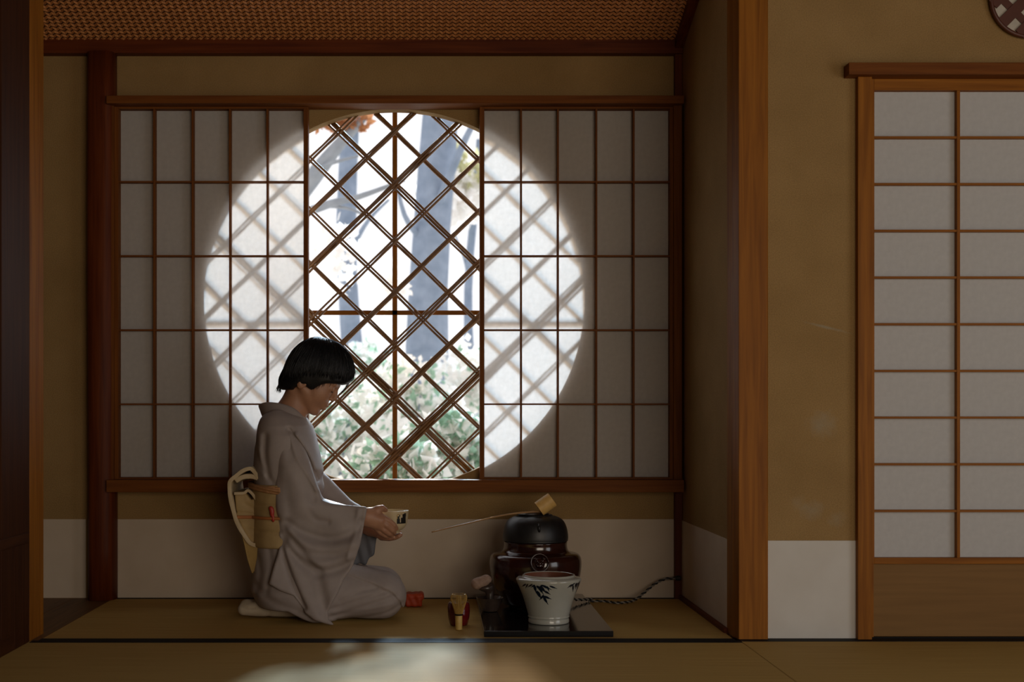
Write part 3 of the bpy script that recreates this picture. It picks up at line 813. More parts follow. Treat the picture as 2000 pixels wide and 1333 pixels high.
# ------------------------------------------------------------------ the kneeling woman
PY = 4.47; k_ = PY / FOC
M_skin = plain('skin', (0.42, 0.215, 0.125), .5, (0.36, 0.175, 0.10), 25, .02)
M_hair = plain('hair', (0.006, 0.006, 0.008), .45, (0.004, 0.004, 0.005), 120, .15, .35)
M_kim = plain('kimono_silk', (0.335, 0.285, 0.265), .62, (0.305, 0.258, 0.24), 35, .06, .3)
M_under_shade = plain('shaded_under_sleeve', (0.115, 0.115, 0.125), .7)
M_white = plain('white_collar', (0.72, 0.69, 0.66), .7)
M_obi = plain('obi_cream', (0.56, 0.44, 0.275), .65, (0.46, 0.35, 0.20), 28, .08)
M_obi2 = plain('obi_tan', (0.42, 0.29, 0.13), .65, (0.34, 0.23, 0.095), 28, .08)
M_ochre = plain('obi_ochre', (0.36, 0.225, 0.06), .6)
M_age = plain('sash_orange', (0.40, 0.20, 0.085), .6)
M_cordo = plain('cord_orange', (0.42, 0.15, 0.045), .5); M_redk = plain('red_knot', (0.38, 0.03, 0.02), .5)
M_tabi = plain('tabi_cotton', (0.52, 0.44, 0.32), .8, (0.46, 0.38, 0.27), 30, .06)
person = thing('person', 'kneeling woman in a grey kimono holding a tea bowl', 'person', (XP(640, PY), PY, 0))

# head
th = math.radians(36)
O2 = np.array([612., 735.])
Fv = np.array([math.cos(th), 0, -math.sin(th)]); Uv = np.array([math.sin(th), 0, math.cos(th)]); Sv = np.array([0, 1., 0])
HO = W(O2[0], O2[1], PY)
RM = np.stack([Fv, Uv, Sv], 1)
def hl(P): return (P - HO) @ RM / k_            # head-local, in pixels of 1.78 mm
def head_sdf(P):
    q = hl(P); s = q.copy(); s[:, 2] = np.abs(s[:, 2])
    d = ell(q, (-3, 20, 0), (50, 43, 40))
    d = smin(d, ell(q, (22, -16, 0), (31, 45, 33)), 12)
    d = smin(d, ell(s, (30, -20, 15), (17, 20, 14)), 10)             # cheeks
    d = smin(d, cap(s, (2, -30, 27), (36, -52, 9), 8, 9), 10)         # jaw line
    d = smin(d, ell(q, (42, -53, 0), (10, 9.5, 12)), 8)               # chin
    d = smin(d, cap(s, (45, 12, 20), (49.5, 13, 0), 5, 5), 8)         # brow
    d = smax(d, -ell(s, (57, 1, 16.5), (9, 7.5, 9)), 6)               # eye hollow
    d = smin(d, ell(s, (43.5, 0.5, 16.5), (7, 6.2, 8.5)), 3)          # lid over the eyeball
    d = smin(d, cap(q, (50, 8, 0), (60, -11, 0), 3.4, 4.6), 5)        # nose
    d = smin(d, ell(s, (55, -15.5, 4.5), (5.5, 4, 4)), 3)
    d = smin(d, ell(q, (50.5, -33, 0), (7.0, 10, 12)), 6)             # mouth mound
    d = smin(d, cap(s, (52.5, -31.5, 8), (57, -31.0, 0), 1.9, 2.7), 2)
    d = smin(d, cap(s, (51.5, -38.5, 7), (55.6, -38.5, 0), 2.1, 3.0), 2)
    d = d + 1.0 * np.exp(-((q[:, 1] + 35.0) / 1.3) ** 2) * (q[:, 0] > 46) * (np.abs(q[:, 2]) < 10)
    ear = ell(s, (-6, -19, 38.5), (9.5, 15.5, 4.5)); ear = smax(ear, -ell(s, (-4.5, -17, 43.5), (5.5, 10, 4.0)), 2)
    d = smin(d, ear, 2.5)
    # neck and top of the chest
    pn = lambda a, b, c=0: ((W(a, b, PY) - HO) @ RM / k_ + np.array((0, 0, c)))
    d = smin(d, cap(q, pn(592, 752), pn(566, 812), 27, 27), 9)
    d = smin(d, cap(q, pn(566, 812), pn(562, 850), 30, 40), 14)
    t = cap(s, pn(572, 760, 17), pn(590, 806, 8), 6, 4.5); d = smin(d, t, 7)
    return d * k_
# hands
def P3(px, py, Y): return W(px, py, Y)
def hand_near(P):
    r = k_
    w = P3(700, 1013, 4.375); w2 = P3(717, 1010, 4.368)
    d = cap(P, w, w2, 17 * r, 15.5 * r)
    palm = cap(P, P3(720, 1010, 4.366), P3(741, 1017, 4.368), 14.5 * r, 12 * r)
    palm = smin(palm, cap(P, P3(722, 1018, 4.368), P3(740, 1026, 4.372), 13 * r, 10.5 * r), 5 * r)
    palm = smin(palm, cap(P, P3(724, 1005, 4.370), P3(738, 997, 4.374), 12 * r, 8.5 * r), 5 * r)
    d = smin(d, palm, 8 * r)
    for pts, rad in (([(738, 997, 4.374), (746, 993, 4.380), (753, 996.5, 4.396)], (8, 6.2, 4.6)),
                     ([(744, 1010, 4.370), (758, 1017.5, 4.372), (769, 1026, 4.384), (774, 1033, 4.400)], (7, 6.0, 5.3, 4.4)),
                     ([(742, 1017, 4.368), (755, 1027, 4.370), (766, 1036, 4.384), (770, 1041, 4.402)], (7, 6.2, 5.4, 4.4)),
                     ([(738, 1025, 4.370), (750, 1036, 4.374), (760, 1043, 4.390), (764, 1046, 4.408)], (7, 5.9, 5.2, 4.3)),
                     ([(733, 1030, 4.374), (743, 1041, 4.380), (752, 1047, 4.396), (756, 1049, 4.412)], (6.4, 5.2, 4.6, 3.9))):
        c = chain(P, [P3(*p) for p in pts], [x * r for x in rad])
        d = smin(d, c, 2.6 * r)
    return d
def hand_far(P):
    r = k_
    d = cap(P, P3(700, 1024, 4.56), P3(722, 1032, 4.535), 16 * r, 14 * r)
    palm = cap(P, P3(725, 1036, 4.53), P3(744, 1044, 4.50), 12 * r, 8.5 * r)
    palm = smin(palm, cap(P, P3(727, 1036, 4.515), P3(746, 1048, 4.47), 11 * r, 7.5 * r), 5 * r)
    d = smin(d, palm, 8 * r)
    for pts, rad in (([(736, 1024, 4.53), (744, 1008, 4.520), (752, 999, 4.508)], (8, 6.0, 4.6)),
                     ([(744, 1045, 4.505), (759, 1048, 4.500), (772, 1046, 4.492), (780, 1041, 4.482)], (7, 5.8, 5.0, 4.2)),
                     ([(746, 1048, 4.490), (761, 1050.5, 4.480), (774, 1049.5, 4.468), (782, 1045.5, 4.458)], (7, 6.0, 5.2, 4.3)),
                     ([(746, 1050, 4.472), (760, 1052, 4.458), (771, 1050.8, 4.445), (779, 1048, 4.436)], (6.6, 5.7, 5.0, 4.2)),
                     ([(743, 1049, 4.462), (754, 1052, 4.444), (763, 1052, 4.432), (769, 1050, 4.425)], (6.0, 5.0, 4.4, 3.8))):
        c = chain(P, [P3(*p) for p in pts], [x * r for x in rad])
        d = smin(d, c, 2.6 * r)
    return d
def body_sdf(P):
    d = head_sdf(P)
    d = smin(d, cap(P, W(560, 852, PY - .10), W(560, 852, PY + .10), .045, .045), .03)
    d = smin(d, chain(P, [W(556, 856, 4.365), W(588, 982, 4.318), W(704, 1012, 4.375)], [.040, .034, .028]), .02)
    d = smin(d, chain(P, [W(560, 856, 4.575), W(630, 975, 4.605), W(704, 1024, 4.56)], [.040, .034, .027]), .02)
    return np.minimum(d, np.minimum(hand_near(P), hand_far(P)))
V1, F1 = sdf_mesh(body_sdf, (XP(525, PY), 4.262, ZP(1068, PY)), (XP(788, 4.44) + .004, 4.668, ZP(668, PY)), .0021)
body = obj('body', V1, F1, M_skin, person, smooth=True)
# brows, lashes, lips
def HW(f, u, s): return HO + (f * Fv + u * Uv + s * Sv) * k_
M_lip = plain('lips', (0.30, 0.10, 0.075), .45)
for sg in (-1, 1):
    MB().tube([HW(40, 11, sg * 27), HW(46, 15, sg * 21.5), HW(50.5, 14.5, sg * 14), HW(53, 12.5, sg * 8)], [.0008, .0018, .0020, .0012], 6).build('eyebrow', M_hair, body, smooth=True)
    MB().tube([HW(42.5, -1, sg * 24.5), HW(48.5, -3.2, sg * 20.5), HW(51.2, -3.8, sg * 16), HW(49.5, -2.5, sg * 10)], [.0005, .0011, .0011, .0006], 6).build('eyelash', M_hair, body, smooth=True)

# hair
hair_poly = [(-36, -58), (-47, -46), (-55, -25), (-61, 8), (-58, 32), (-50, 52), (-34, 69), (-3, 80), (30, 77), (56, 64), (67, 50), (68, 36), (57, 20), (44, 12), (31, 3), (22, -10), (17, -22), (9, -24), (0, -24), (-8, -30), (-13, -38), (-14, -44), (-24, -51)]
hair_poly = [tuple(p) for p in spline(hair_poly, 3, True)]
def hair_sdf(P):
    q = hl(P); s = q.copy(); s[:, 2] = np.abs(s[:, 2])
    d2 = poly2(q[:, 0], q[:, 1], hair_poly)
    v = ell(q, (3, 16, 0), (70, 69, 46))
    v = smin(v, ell(s, (-18, -8, 14), (38, 46, 30)), 10)
    v = smin(v, ell(q, (-30, -38, 0), (22, 26, 32)), 8)
    d = smax(v, d2, 7)
    # keep the locks off the brow centre: hollow behind the fringe
    ang = np.arctan2(q[:, 1] - 40, q[:, 0] + 12); az = np.arctan2(q[:, 2], q[:, 1] + 30)
    d = d + 0.6 * np.sin(ang * 4 + 1.0) * np.sin(q[:, 2] * .11 + .8)
    return d * k_
hair = sdf_obj('hair', hair_sdf, W(545, 790, PY) - (.03, .10, .02), W(700, 650, PY) + (.02, .10, .02), .0022, M_hair, person)
mb = MB()
def strand(pts, r=.0006):
    mb.tube([HW(*p) for p in spline(pts, 3)], [r] * (len(pts) * 3 - 3) + [r * .3], 4)
for i in range(70):                                   # fringe tips
    s = random.uniform(-30, 30); f0 = 64 - abs(s) * .45 + random.uniform(-4, 4); L_ = random.uniform(4, 15)
    strand([(f0 - 10, 62 - abs(s) * .3, s), (f0, 48, s), (f0 + 1, 40, s * 1.03), (f0 - random.uniform(0, 9), 36 - L_, s * 1.05)])
for i in range(60):                                   # nape tips
    s = random.uniform(-26, 26)
    strand([(-54, -18, s), (-50, -40, s), (-43, -52, s), (-37 - random.uniform(-4, 6), -58 - random.uniform(0, 10), s)])
for i in range(60):                                   # side tips
    sg = random.choice((-1, 1)); f0 = random.uniform(8, 44)
    u0 = np.interp(f0, [8, 18, 31, 44], [-16, -18, 2, 12]); s0 = np.interp(f0, [8, 44], [40, 30])
    strand([(f0 - 6, u0 + 26, sg * (s0 + 4)), (f0 - 2, u0 + 10, sg * (s0 + 3)), (f0 + 1, u0 - random.uniform(0, 7), sg * (s0 - 1))])
for i in range(90):                                   # crown flyaways
    a = random.uniform(0.35, 2.4); s = random.uniform(-20, 20)
    f0 = 3 + 62 * math.cos(a); u0 = 16 + 63 * math.sin(a); rr = math.sqrt(max(0, 1 - (s / 46) ** 2))
    f0 = 3 + (f0 - 3) * rr; u0 = 16 + (u0 - 16) * rr
    da = .18 + random.uniform(0, .15); lift = random.uniform(1.00, 1.035)
    f1 = 3 + 62 * math.cos(a - da) * rr * lift; u1 = 16 + 63 * math.sin(a - da) * rr * lift
    f2 = 3 + 62 * math.cos(a - 2 * da) * rr * lift; u2 = 16 + 63 * math.sin(a - 2 * da) * rr * lift
    strand([(f0, u0, s), (f1, u1, s), (f2, u2, s)], .0005)
cen_ = np.array((-2., 22., 0.)); ca, sa = math.cos(.42), math.sin(.42)
dirs = []; NS, NT = 1000, 10
for i in range(NS):                                   # combed strands over the head
    ph = random.uniform(0, 2 * math.pi); c, s_ = math.cos(ph), math.sin(ph)
    tmax = 1.76 + .36 * max(0, -c) + .24 * abs(s_) + random.uniform(-.16, .03)
    sw = random.uniform(-.12, .12)
    for t in np.linspace(.10 + random.uniform(0, .9), tmax, NT):
        a_ = ph + sw * t
        v = (math.sin(t) * math.cos(a_), math.cos(t), math.sin(t) * math.sin(a_))
        dirs.append((v[0] * ca - v[1] * sa, v[0] * sa + v[1] * ca, v[2]))
dirs = np.array(dirs); lo_ = np.full(len(dirs), 20.); hi_ = np.full(len(dirs), 95.)
for _ in range(16):
    md_ = (lo_ + hi_) / 2
    q_ = cen_ + dirs * md_[:, None]
    dd = hair_sdf(HO + (q_ @ RM.T) * k_)
    lo_ = np.where(dd < 0, md_, lo_); hi_ = np.where(dd < 0, hi_, md_)
for i in range(NS):
    off = random.uniform(-.3, 1.0)
    seg_ = [tuple(cen_ + dirs[i * NT + j] * (lo_[i * NT + j] + off + random.uniform(-.15, .15))) for j in range(NT)]
    mb.tube([HW(*p) for p in seg_], [random.uniform(.0006, .0013)] * (NT - 1) + [.0003], 4)
mb.build('loose_hairs', M_hair, hair, smooth=True, kind='stuff')

# kimono body
tab = np.array([(806, 556, 30, 46), (818, 558, 42, 70), (832, 561, 49, 92), (850, 561, 55, 104), (876, 561, 61, 108), (917, 564, 67, 104), (960, 562, 63, 97), (1010, 562, 63, 95), (1063, 566, 68, 99), (1110, 572, 78, 112), (1150, 578, 86, 118), (1178, 592, 86, 116), (1196, 600, 80, 112), (1214, 600, 74, 108)], float)
tz = ZP(tab[:, 0], PY)[::-1]; tcx = XP(tab[:, 1], PY)[::-1]; ta = (tab[:, 2] * k_)[::-1]; tb = (tab[:, 3] * k_)[::-1]
def torso(P, grow=0.0):
    z = P[:, 2]
    cx = np.interp(z, tz, tcx); a = np.interp(z, tz, ta) + grow; b = np.interp(z, tz, tb) + grow
    x = (P[:, 0] - cx) / a; y = (P[:, 1] - PY) / b; e = 2.35
    k = (np.abs(x) ** e + np.abs(y) ** e) ** (1 / e)
    return (k - 1) * np.minimum(a, b) * .9
flap = [(660, 1108), (682, 1119), (736, 1139), (768, 1155), (783, 1174), (786, 1190)]
flapm = [(XP(a, 4.36), ZP(b, 4.36)) for a, b in flap]
kim_cr = [([(648, 1200), (690, 1188), (740, 1172), (778, 1160)], 5, .0045), ([(645, 1186), (690, 1172), (730, 1160), (760, 1150)], 4, .0035), ([(660, 1208), (710, 1204), (760, 1192), (786, 1176)], 4, .004),
          ([(668, 1170), (700, 1152), (735, 1146)], 4, .0035), ([(655, 1192), (720, 1184), (768, 1176)], 5, -.003),
          ([(500, 1140), (540, 1170), (600, 1190)], 8, .004), ([(505, 1085), (512, 1120), (500, 1160)], 7, .004), ([(530, 1070), (535, 1110), (526, 1150)], 6, .004)]
def kim_sdf(P):
    d = torso(P)
    d = smax(d, P[:, 2] - ZP(808, PY), .01)
    d = smin(d, cap(P, W(540, 836, PY - .10), W(548, 836, PY + .10), .055, .055), .04)       # shoulders
    d = smin(d, cap(P, W(600, 948, PY - .11), W(612, 952, PY + .08), .036, .038), .02)       # blousing over the obi
    for Y in (PY - .095, PY, PY + .095):
        a = W(595, 1150, Y); b = W(744, 1163, Y)
        b[2] = .080
        d = smin(d, cap(P, a, b, .105, .079 if Y != PY else .072), .045)
    # inside of the thigh/shin block, flat on the mat
    d = smax(d, -(P[:, 2] - .0012), .012)
    # chest opening and front overlap
    d = d + creases(P, kim_cr, 4.36, PY - .02)
    fl = polydist(P[:, 0], P[:, 2], flapm)
    zline = np.interp(P[:, 0], [p[0] for p in flapm], [p[1] for p in flapm])
    up = np.clip((P[:, 2] - zline) / .009 + .5, 0, 1) * (P[:, 0] > XP(655, 4.36)) * np.clip((PY - .01 - P[:, 1]) / .02, 0, 1)
    d = d - .008 * up
    zl = np.interp(P[:, 0], [XP(575, PY), XP(640, PY)], [ZP(1180, PY), -.02])
    d = smax(d, zl - P[:, 2], .012)
    d = d + creases(P, [([(569, 838), (590, 866), (606, 895), (619, 937)], 4, .008), ([(584, 848), (604, 880), (618, 915)], 4, -.006), ([(513, 852), (514, 892), (525, 925)], 7, -.004), ([(526, 852), (525, 892), (531, 925)], 6, .005), ([(505, 880), (520, 915), (540, 940)], 5, .003)], 4.40, PY)
    return d
kim = sdf_obj('kimono', kim_sdf, W(478, 1216, PY) - (0, .26, .012), W(806, 800, PY) + (0, .26, .01), .0045, M_kim, person)

# near sleeve
SYr = 4.275
sl_out = [(540, 858), (560, 846), (580, 870), (596, 908), (612, 942), (622, 962), (624, 982), (640, 985), (680, 988), (714, 991), (716, 996), (711, 1028), (703, 1064), (691, 1104), (682, 1118), (672, 1132), (662, 1156), (651, 1175), (642, 1194), (643, 1208), (656, 1220), (650, 1222.5), (634, 1216), (614, 1208), (598, 1196), (586, 1178), (575, 1163), (548, 1153), (525, 1140), (536, 1100), (546, 1066), (541, 1030), (535, 990), (531, 950), (531, 910)]
slm = [(XP(a, SYr), ZP(b, SYr)) for a, b in sl_out]
sl_cr = [([(560, 1020), (580, 1036), (612, 1049), (650, 1054), (688, 1042), (706, 1022)], 9, .0075), ([(566, 1035), (600, 1064), (650, 1072), (698, 1062)], 10, -.006),
         ([(552, 1052), (575, 1084), (602, 1108), (622, 1119)], 9, .009), ([(622, 1119), (655, 1114), (690, 1098)], 8, .006), ([(565, 1060), (590, 1086), (630, 1100), (680, 1088)], 9, -.005),
         ([(548, 1060), (560, 1100), (575, 1140), (596, 1185)], 5, .008), ([(560, 1075), (580, 1120), (598, 1160), (622, 1200)], 12, -.007), ([(622, 1125), (632, 1160), (636, 1195)], 10, .004),
         ([(541, 862), (533, 920), (536, 1000), (546, 1040)], 5, .008), ([(556, 880), (552, 950), (556, 1010)], 10, -.004), ([(565, 850), (578, 890), (600, 925), (619, 958)], 4, -.006), ([(560, 860), (572, 905), (590, 940), (612, 975)], 8, .005), ([(538, 1013), (565, 1047), (595, 1085), (619, 1117)], 8, .006),
         ([(606, 1000), (618, 1015), (640, 1020)], 6, .004), ([(547, 1066), (534, 1105), (526, 1138)], 3, .002), ([(700, 998), (694, 1040), (680, 1090)], 5, -.003)]
def sleeve_near(P):
    vpy = CY - (P[:, 2] - EYE) * FOC / SYr
    Ys = 4.292 - .042 * np.clip((vpy - 1000) / 215, -1, 1)
    fo = creases(P, sl_cr, SYr, 9.0)
    Ys = Ys + 1.5 * fo
    d2 = poly2(P[:, 0], P[:, 2], slm)
    th_ = .013 + .004 * np.sin(P[:, 0] * 40 + P[:, 2] * 25)
    d = slab(d2, np.abs(P[:, 1] - Ys) - th_, .009)
    arm = chain(P, [W(546, 838, 4.405), W(560, 872, 4.345), W(574, 912, 4.315), W(590, 986, 4.305), W(640, 1006, 4.325), W(694, 1009, 4.362)], [.056, .056, .052, .050, .038, .029])
    d = smin(d, arm, .035)
    d = d + .35 * fo * np.clip((4.33 - P[:, 1]) / .03, 0, 1)
    return smax(d, -(P[:, 2] - .002), .006)
sdf_obj('sleeve', sleeve_near, (XP(518, SYr), 4.20, -.004), (XP(722, SYr) + .02, 4.43, ZP(838, SYr) + .03), .0038, M_kim, person)
# far sleeve and its lining; the lining's dark colour carries the sleeve's shadow
SF = 4.60
fs = [(600, 930), (634, 940), (650, 960), (678, 986), (700, 988), (716, 996), (712, 1030), (700, 1070), (690, 1100), (640, 1120), (590, 1110), (580, 1000)]
fsm = [(XP(a, SF), ZP(b, SF)) for a, b in fs]
def sleeve_far(P):
    d = slab(poly2(P[:, 0], P[:, 2], fsm), np.abs(P[:, 1] - SF) - .014, .009)
    arm = chain(P, [W(560, 850, 4.585), W(600, 930, 4.61), W(636, 962, 4.615), W(690, 1006, 4.575)], [.054, .050, .046, .030])
    return smin(d, arm, .03)
sdf_obj('sleeve', sleeve_far, (XP(530, 4.6), 4.50, ZP(1135, 4.6)), (XP(728, 4.6) + .02, 4.70, ZP(826, 4.6) + .03), .0045, M_kim, person)
lin = [(700, 1015), (722, 1030), (737, 1050), (736, 1060), (730, 1082), (715, 1102), (690, 1104), (680, 1090), (690, 1040)]
linm = [(XP(a, 4.55), ZP(b, 4.55)) for a, b in lin]
def lining(P):
    d = slab(poly2(P[:, 0], P[:, 2], linm), np.abs(P[:, 1] - 4.55) - .012, .008)
    return d + .003 * np.sin(P[:, 0] * 160 + P[:, 2] * 40)
sdf_obj('shaded_under_sleeve', lining, (XP(670, 4.55), 4.51, ZP(1115, 4.55)), (XP(745, 4.55), 4.60, ZP(1005, 4.55)), .0035, M_under_shade, person)

# collars
def ribbon(name, up, lo, mat, t, shift=(0, 0, 0)):
    n = len(up); U = []; Lo = []
    full = [(a, b, 1) for a, b in zip(up, lo)][::-1] + [(a, b, -1) for a, b in zip(up, lo)][1:]
    for a, b, sg in full:
        for src, dst in ((a, U), (b, Lo)):
            p = W(src[0], src[1], PY); p[1] = PY + sg * src[2]; dst.append(p + np.array(shift))
    U = spline(U, 4); Lo = spline(Lo, 4); m = len(U); V = []; F = []
    K = 5
    for i in range(m):
        for j in range(K):
            s = j / (K - 1); V.append(U[i] * (1 - s) + Lo[i] * s)
    for i in range(m - 1):
        for j in range(K - 1): F.append((i * K + j, (i + 1) * K + j, (i + 1) * K + j + 1, i * K + j + 1))
    o = obj(name, V, F, mat, person, smooth=True)
    md = o.modifiers.new('thick', 'SOLIDIFY'); md.thickness = t; md.offset = 0
    md = o.modifiers.new('sub', 'SUBSURF'); md.levels = 1; md.render_levels = 1
    return o
up = [(505, 791.5, 0), (522, 786, .055), (551, 788, .074), (577, 796.5, .070), (594, 812, .052), (606, 832, .030), (616, 860, .010), (624, 892, -.008), (631, 924, -.022)]
lo = [(519, 827, 0), (528, 826, .080), (553, 824, .124), (574, 833, .128), (588, 852, .108), (598, 876, .085), (607, 900, .065), (615, 924, .050), (622, 944, .040)]
ribbon('collar', up, lo, M_kim, .007)
up2 = [(518, 790, 0), (528, 789, .045), (552, 792, .062), (577, 801, .058), (597, 815.5, .040), (608, 834, .019), (618, 861, .002)]
lo2 = [(526, 815, 0), (533, 814, .055), (553, 815, .075), (574, 822, .072), (588, 836, .060), (600, 856, .038), (612, 876, .02)]
ribbon('white_under_collar', up2, lo2, M_white, .004)

# obi: band, drum knot, tail, sash, cord
def band(P):
    d = np.maximum(torso(P, .011), P[:, 0] - XP(614, PY))
    return smax(d, np.maximum(P[:, 2] - ZP(943, PY), ZP(1063, PY) - P[:, 2]), .006) + creases(P, [([(505, 984), (560, 986)], 3, .002), ([(505, 1034), (560, 1036)], 3, .002)], 4.40, PY)
sdf_obj('obi_band', band, W(478, 1072, PY) - (0, .23, 0), W(662, 934, PY) + (0, .23, 0), .0042, M_obi2, person)
def sash(P):
    d = torso(P, .010); zc = ZP(947, PY) - (P[:, 0] - XP(500, PY)) * .12
    return np.hypot(np.maximum(d, -.03), (P[:, 2] - zc) * .75) - .009 + .002 * np.sin(P[:, 2] * 500 + P[:, 0] * 90) + 2 * np.maximum(P[:, 0] - XP(560, PY), 0)
sdf_obj('obi_sash', sash, W(470, 985, PY) - (0, .24, 0), W(670, 905, PY) + (0, .24, 0), .0042, M_age, person)
OYn, OYf = 4.335, 4.605
def strip(name, pts, mat, y0, y1, t, n=5, wav=0.0):
    c = spline([(XP(a, 4.36), ZP(b, 4.36)) for a, b in pts], n); V = []; F = []; K = 9
    for i, p in enumerate(c):
        for j in range(K):
            s = j / (K - 1); V.append((p[0] + wav * math.sin(i * .7 + j * 2.1), y0 + (y1 - y0) * s, p[1] + wav * math.cos(i * .5 + j * 1.3)))
    for i in range(len(c) - 1):
        for j in range(K - 1): F.append((i * K + j, (i + 1) * K + j, (i + 1) * K + j + 1, i * K + j + 1))
    o = obj(name, V, F, mat, person, smooth=True)
    md = o.modifiers.new('thick', 'SOLIDIFY'); md.thickness = t; md.offset = 0
    md = o.modifiers.new('bev', 'BEVEL'); md.width = t * .35; md.segments = 2
    return o
strip('obi_drum', [(506, 936), (501, 924), (492, 916), (478, 919), (464, 928), (452, 941), (450, 956), (455, 986), (461, 1010), (474, 1037), (488, 1058), (500, 1064), (512, 1064), (515, 1046), (519, 1012)], M_obi, OYn, OYf, .0125, 5, .0010)
strip('obi_drum_top', [(505, 935), (492, 930), (476, 932), (462, 940)], M_obi, OYn + .002, OYf - .002, .016, 5, .0012)
strip('obi_inner_fold', [(459, 964), (478, 963), (486, 958), (497, 968), (507, 985), (517, 1008)], M_obi, OYn + .004, OYf - .004, .009, 4)
def inner(P):
    pl = [(XP(a, 4.37), ZP(b, 4.37)) for a, b in ((460, 966), (482, 963), (492, 976), (503, 972), (516, 1008), (511, 1062), (492, 1060), (476, 1034), (463, 1006))]
    d = slab(poly2(P[:, 0], P[:, 2], pl), np.abs(P[:, 1] - PY) - .122, .006)
    return d + creases(P, [([(462, 1000), (490, 1003), (515, 1006)], 2, .003), ([(480, 985), (505, 1000)], 4, .003), ([(478, 1034), (505, 1036)], 3, .002)], 4.36, 4.40)
sdf_obj('obi_layers', inner, (XP(452, 4.37), PY - .14, ZP(1072, 4.37)), (XP(524, 4.37), PY + .14, ZP(955, 4.37)), .004, M_obi2, person)
strip('obi_tail', [(474, 1040), (480, 1064), (486, 1092), (495, 1119)], M_ochre, OYn + .004, OYf - .004, .005, 4)
tl = [(XP(a, 4.35), ZP(b, 4.35)) for a, b in ((473, 1044), (490, 1064), (504, 1067), (502, 1092), (497, 1117), (492, 1119), (483, 1088))]
MB().prism_y(tl, OYn + .006, OYn + .022).build('obi_tail_side', M_ochre, person, bevel=.002)
z0 = ZP(1011, 4.34)
loop = []
for a in np.linspace(0, 2 * math.pi, 61):
    cx = float(np.interp(z0, tz, tcx)); aa = float(np.interp(z0, tz, ta)) + .016; bb = float(np.interp(z0, tz, tb)) + .016; e = 2 / 2.35
    loop.append((cx + aa * math.copysign(abs(math.cos(a)) ** e, math.cos(a)), PY + bb * math.copysign(abs(math.sin(a)) ** e, math.sin(a)), z0))
MB().tube(loop, .0052, 8).build('obi_cord', M_cordo, person, smooth=True)
MB().box(XP(462, 4.34), XP(520, 4.34), PY - .128, PY - .119, z0 - .0055, z0 + .0055).build('obi_cord', M_cordo, person, bevel=.003)
kc = W(531, 1001, 4.285); kc[1] = 4.288
def knot(P): return smin(smin(ell(P, kc, (.008, .008, .017)), ell(P, kc + np.array((.004, 0, -.022)), (.006, .007, .012)), .004), ell(P, kc + np.array((-.004, 0, .012)), (.007, .007, .008)), .004)
sdf_obj('red_tie', knot, kc - .04, kc + .035, .0022, M_redk, person)

# feet in tabi
for Y, sh in ((PY - .075, 0), (PY + .06, 6)):
    def foot(P, Y=Y, sh=sh):
        d = chain(P, [W(476 + sh, 1191, Y), W(500 + sh, 1190, Y), W(550, 1189, Y), W(600, 1186, Y)], [.0205, .0255, .029, .033])
        d = smin(d, ell(P, W(483 + sh, 1181, Y + .02), (.024, .022, .018)), .012)
        d = d + creases(P, [([(474, 1182), (486, 1187), (500, 1186)], 2.2, .0035), ([(520, 1180), (528, 1196), (524, 1206)], 4, .002)], Y, Y + .05)
        return smax(d, -(P[:, 2] - .001), .008)
    sdf_obj('tabi_sock', foot, (XP(455, Y), Y - .06, -.004), (XP(618, Y), Y + .07, ZP(1158, Y)), .003, M_tabi, person)

# ------------------------------------------------------------------ the tea bowl in her hands
BY = 4.45; bc = W(767, 1042, BY)
M_bowl = plain('bowl_cream', (0.62, 0.50, 0.31), .3, (0.52, 0.40, 0.23), 20, coat=.2)
bowl = thing('tea_bowl', 'cream tea bowl with a small black motif held in both hands', 'tea bowl', tuple(bc))
prf = [(.016, 0), (.0235, .0008), (.0245, .006), (.0300, .0105), (.0385, .017), (.0460, .0265), (.0505, .038), (.0525, .052), (.0540, .066), (.0552, .0778), (.0545, .0795), (.0525, .0790), (.0500, .066), (.0480, .052), (.0440, .036), (.034, .022), (.018, .014), (.0005, .013)]
smooth_by_angle(MB().lathe(bc, [tuple(p) for p in spline(prf, 2)], 56, close=False).build('body', M_bowl, bowl), 60)
br = np.array([p[0] for p in prf[:10]]); bz_ = np.array([p[1] for p in prf[:10]])
M_ink = plain('bowl_ink', (0.012, 0.011, 0.010), .4); M_gold = plain('bowl_gold', (0.42, 0.25, 0.05), .4)
def decal(px0, px1, py0, py1, mat, name, skew=0):
    V = []; F = []; A, B = 7, 5
    for i in range(A):
        for j in range(B):
            px = px0 + (px1 - px0) * i / (A - 1) + skew * (j / (B - 1) - .5); py = py0 + (py1 - py0) * j / (B - 1)
            z = ZP(py, BY - .045) - bc[2]; r = float(np.interp(z, bz_, br)) + .0005
            s = max(-.97, min(.97, (px - 767) * (BY - .04) / FOC / r)); a = math.asin(s)
            V.append((bc[0] + r * math.sin(a), bc[1] - r * math.cos(a), bc[2] + z))
    for i in range(A - 1):
        for j in range(B - 1): F.append((i * B + j, i * B + j + 1, (i + 1) * B + j + 1, (i + 1) * B + j))
    obj(name, V, F, mat, bowl)
for a in ((776, 782, 1014, 1023.5), (777.5, 781, 1009, 1014), (787, 793, 1005, 1023.5), (784, 787, 1012, 1023.5), (776, 793, 1021.5, 1023.8), (790, 793.5, 1003.5, 1010), (780.5, 782.5, 1006, 1010)):
    decal(*a, M_ink, 'painted_figure')
for a in ((777, 781, 1004.5, 1006), (783, 786, 1004, 1005.5), (776, 777.2, 1006.5, 1014)):
    decal(*a, M_gold, 'gold_mark')

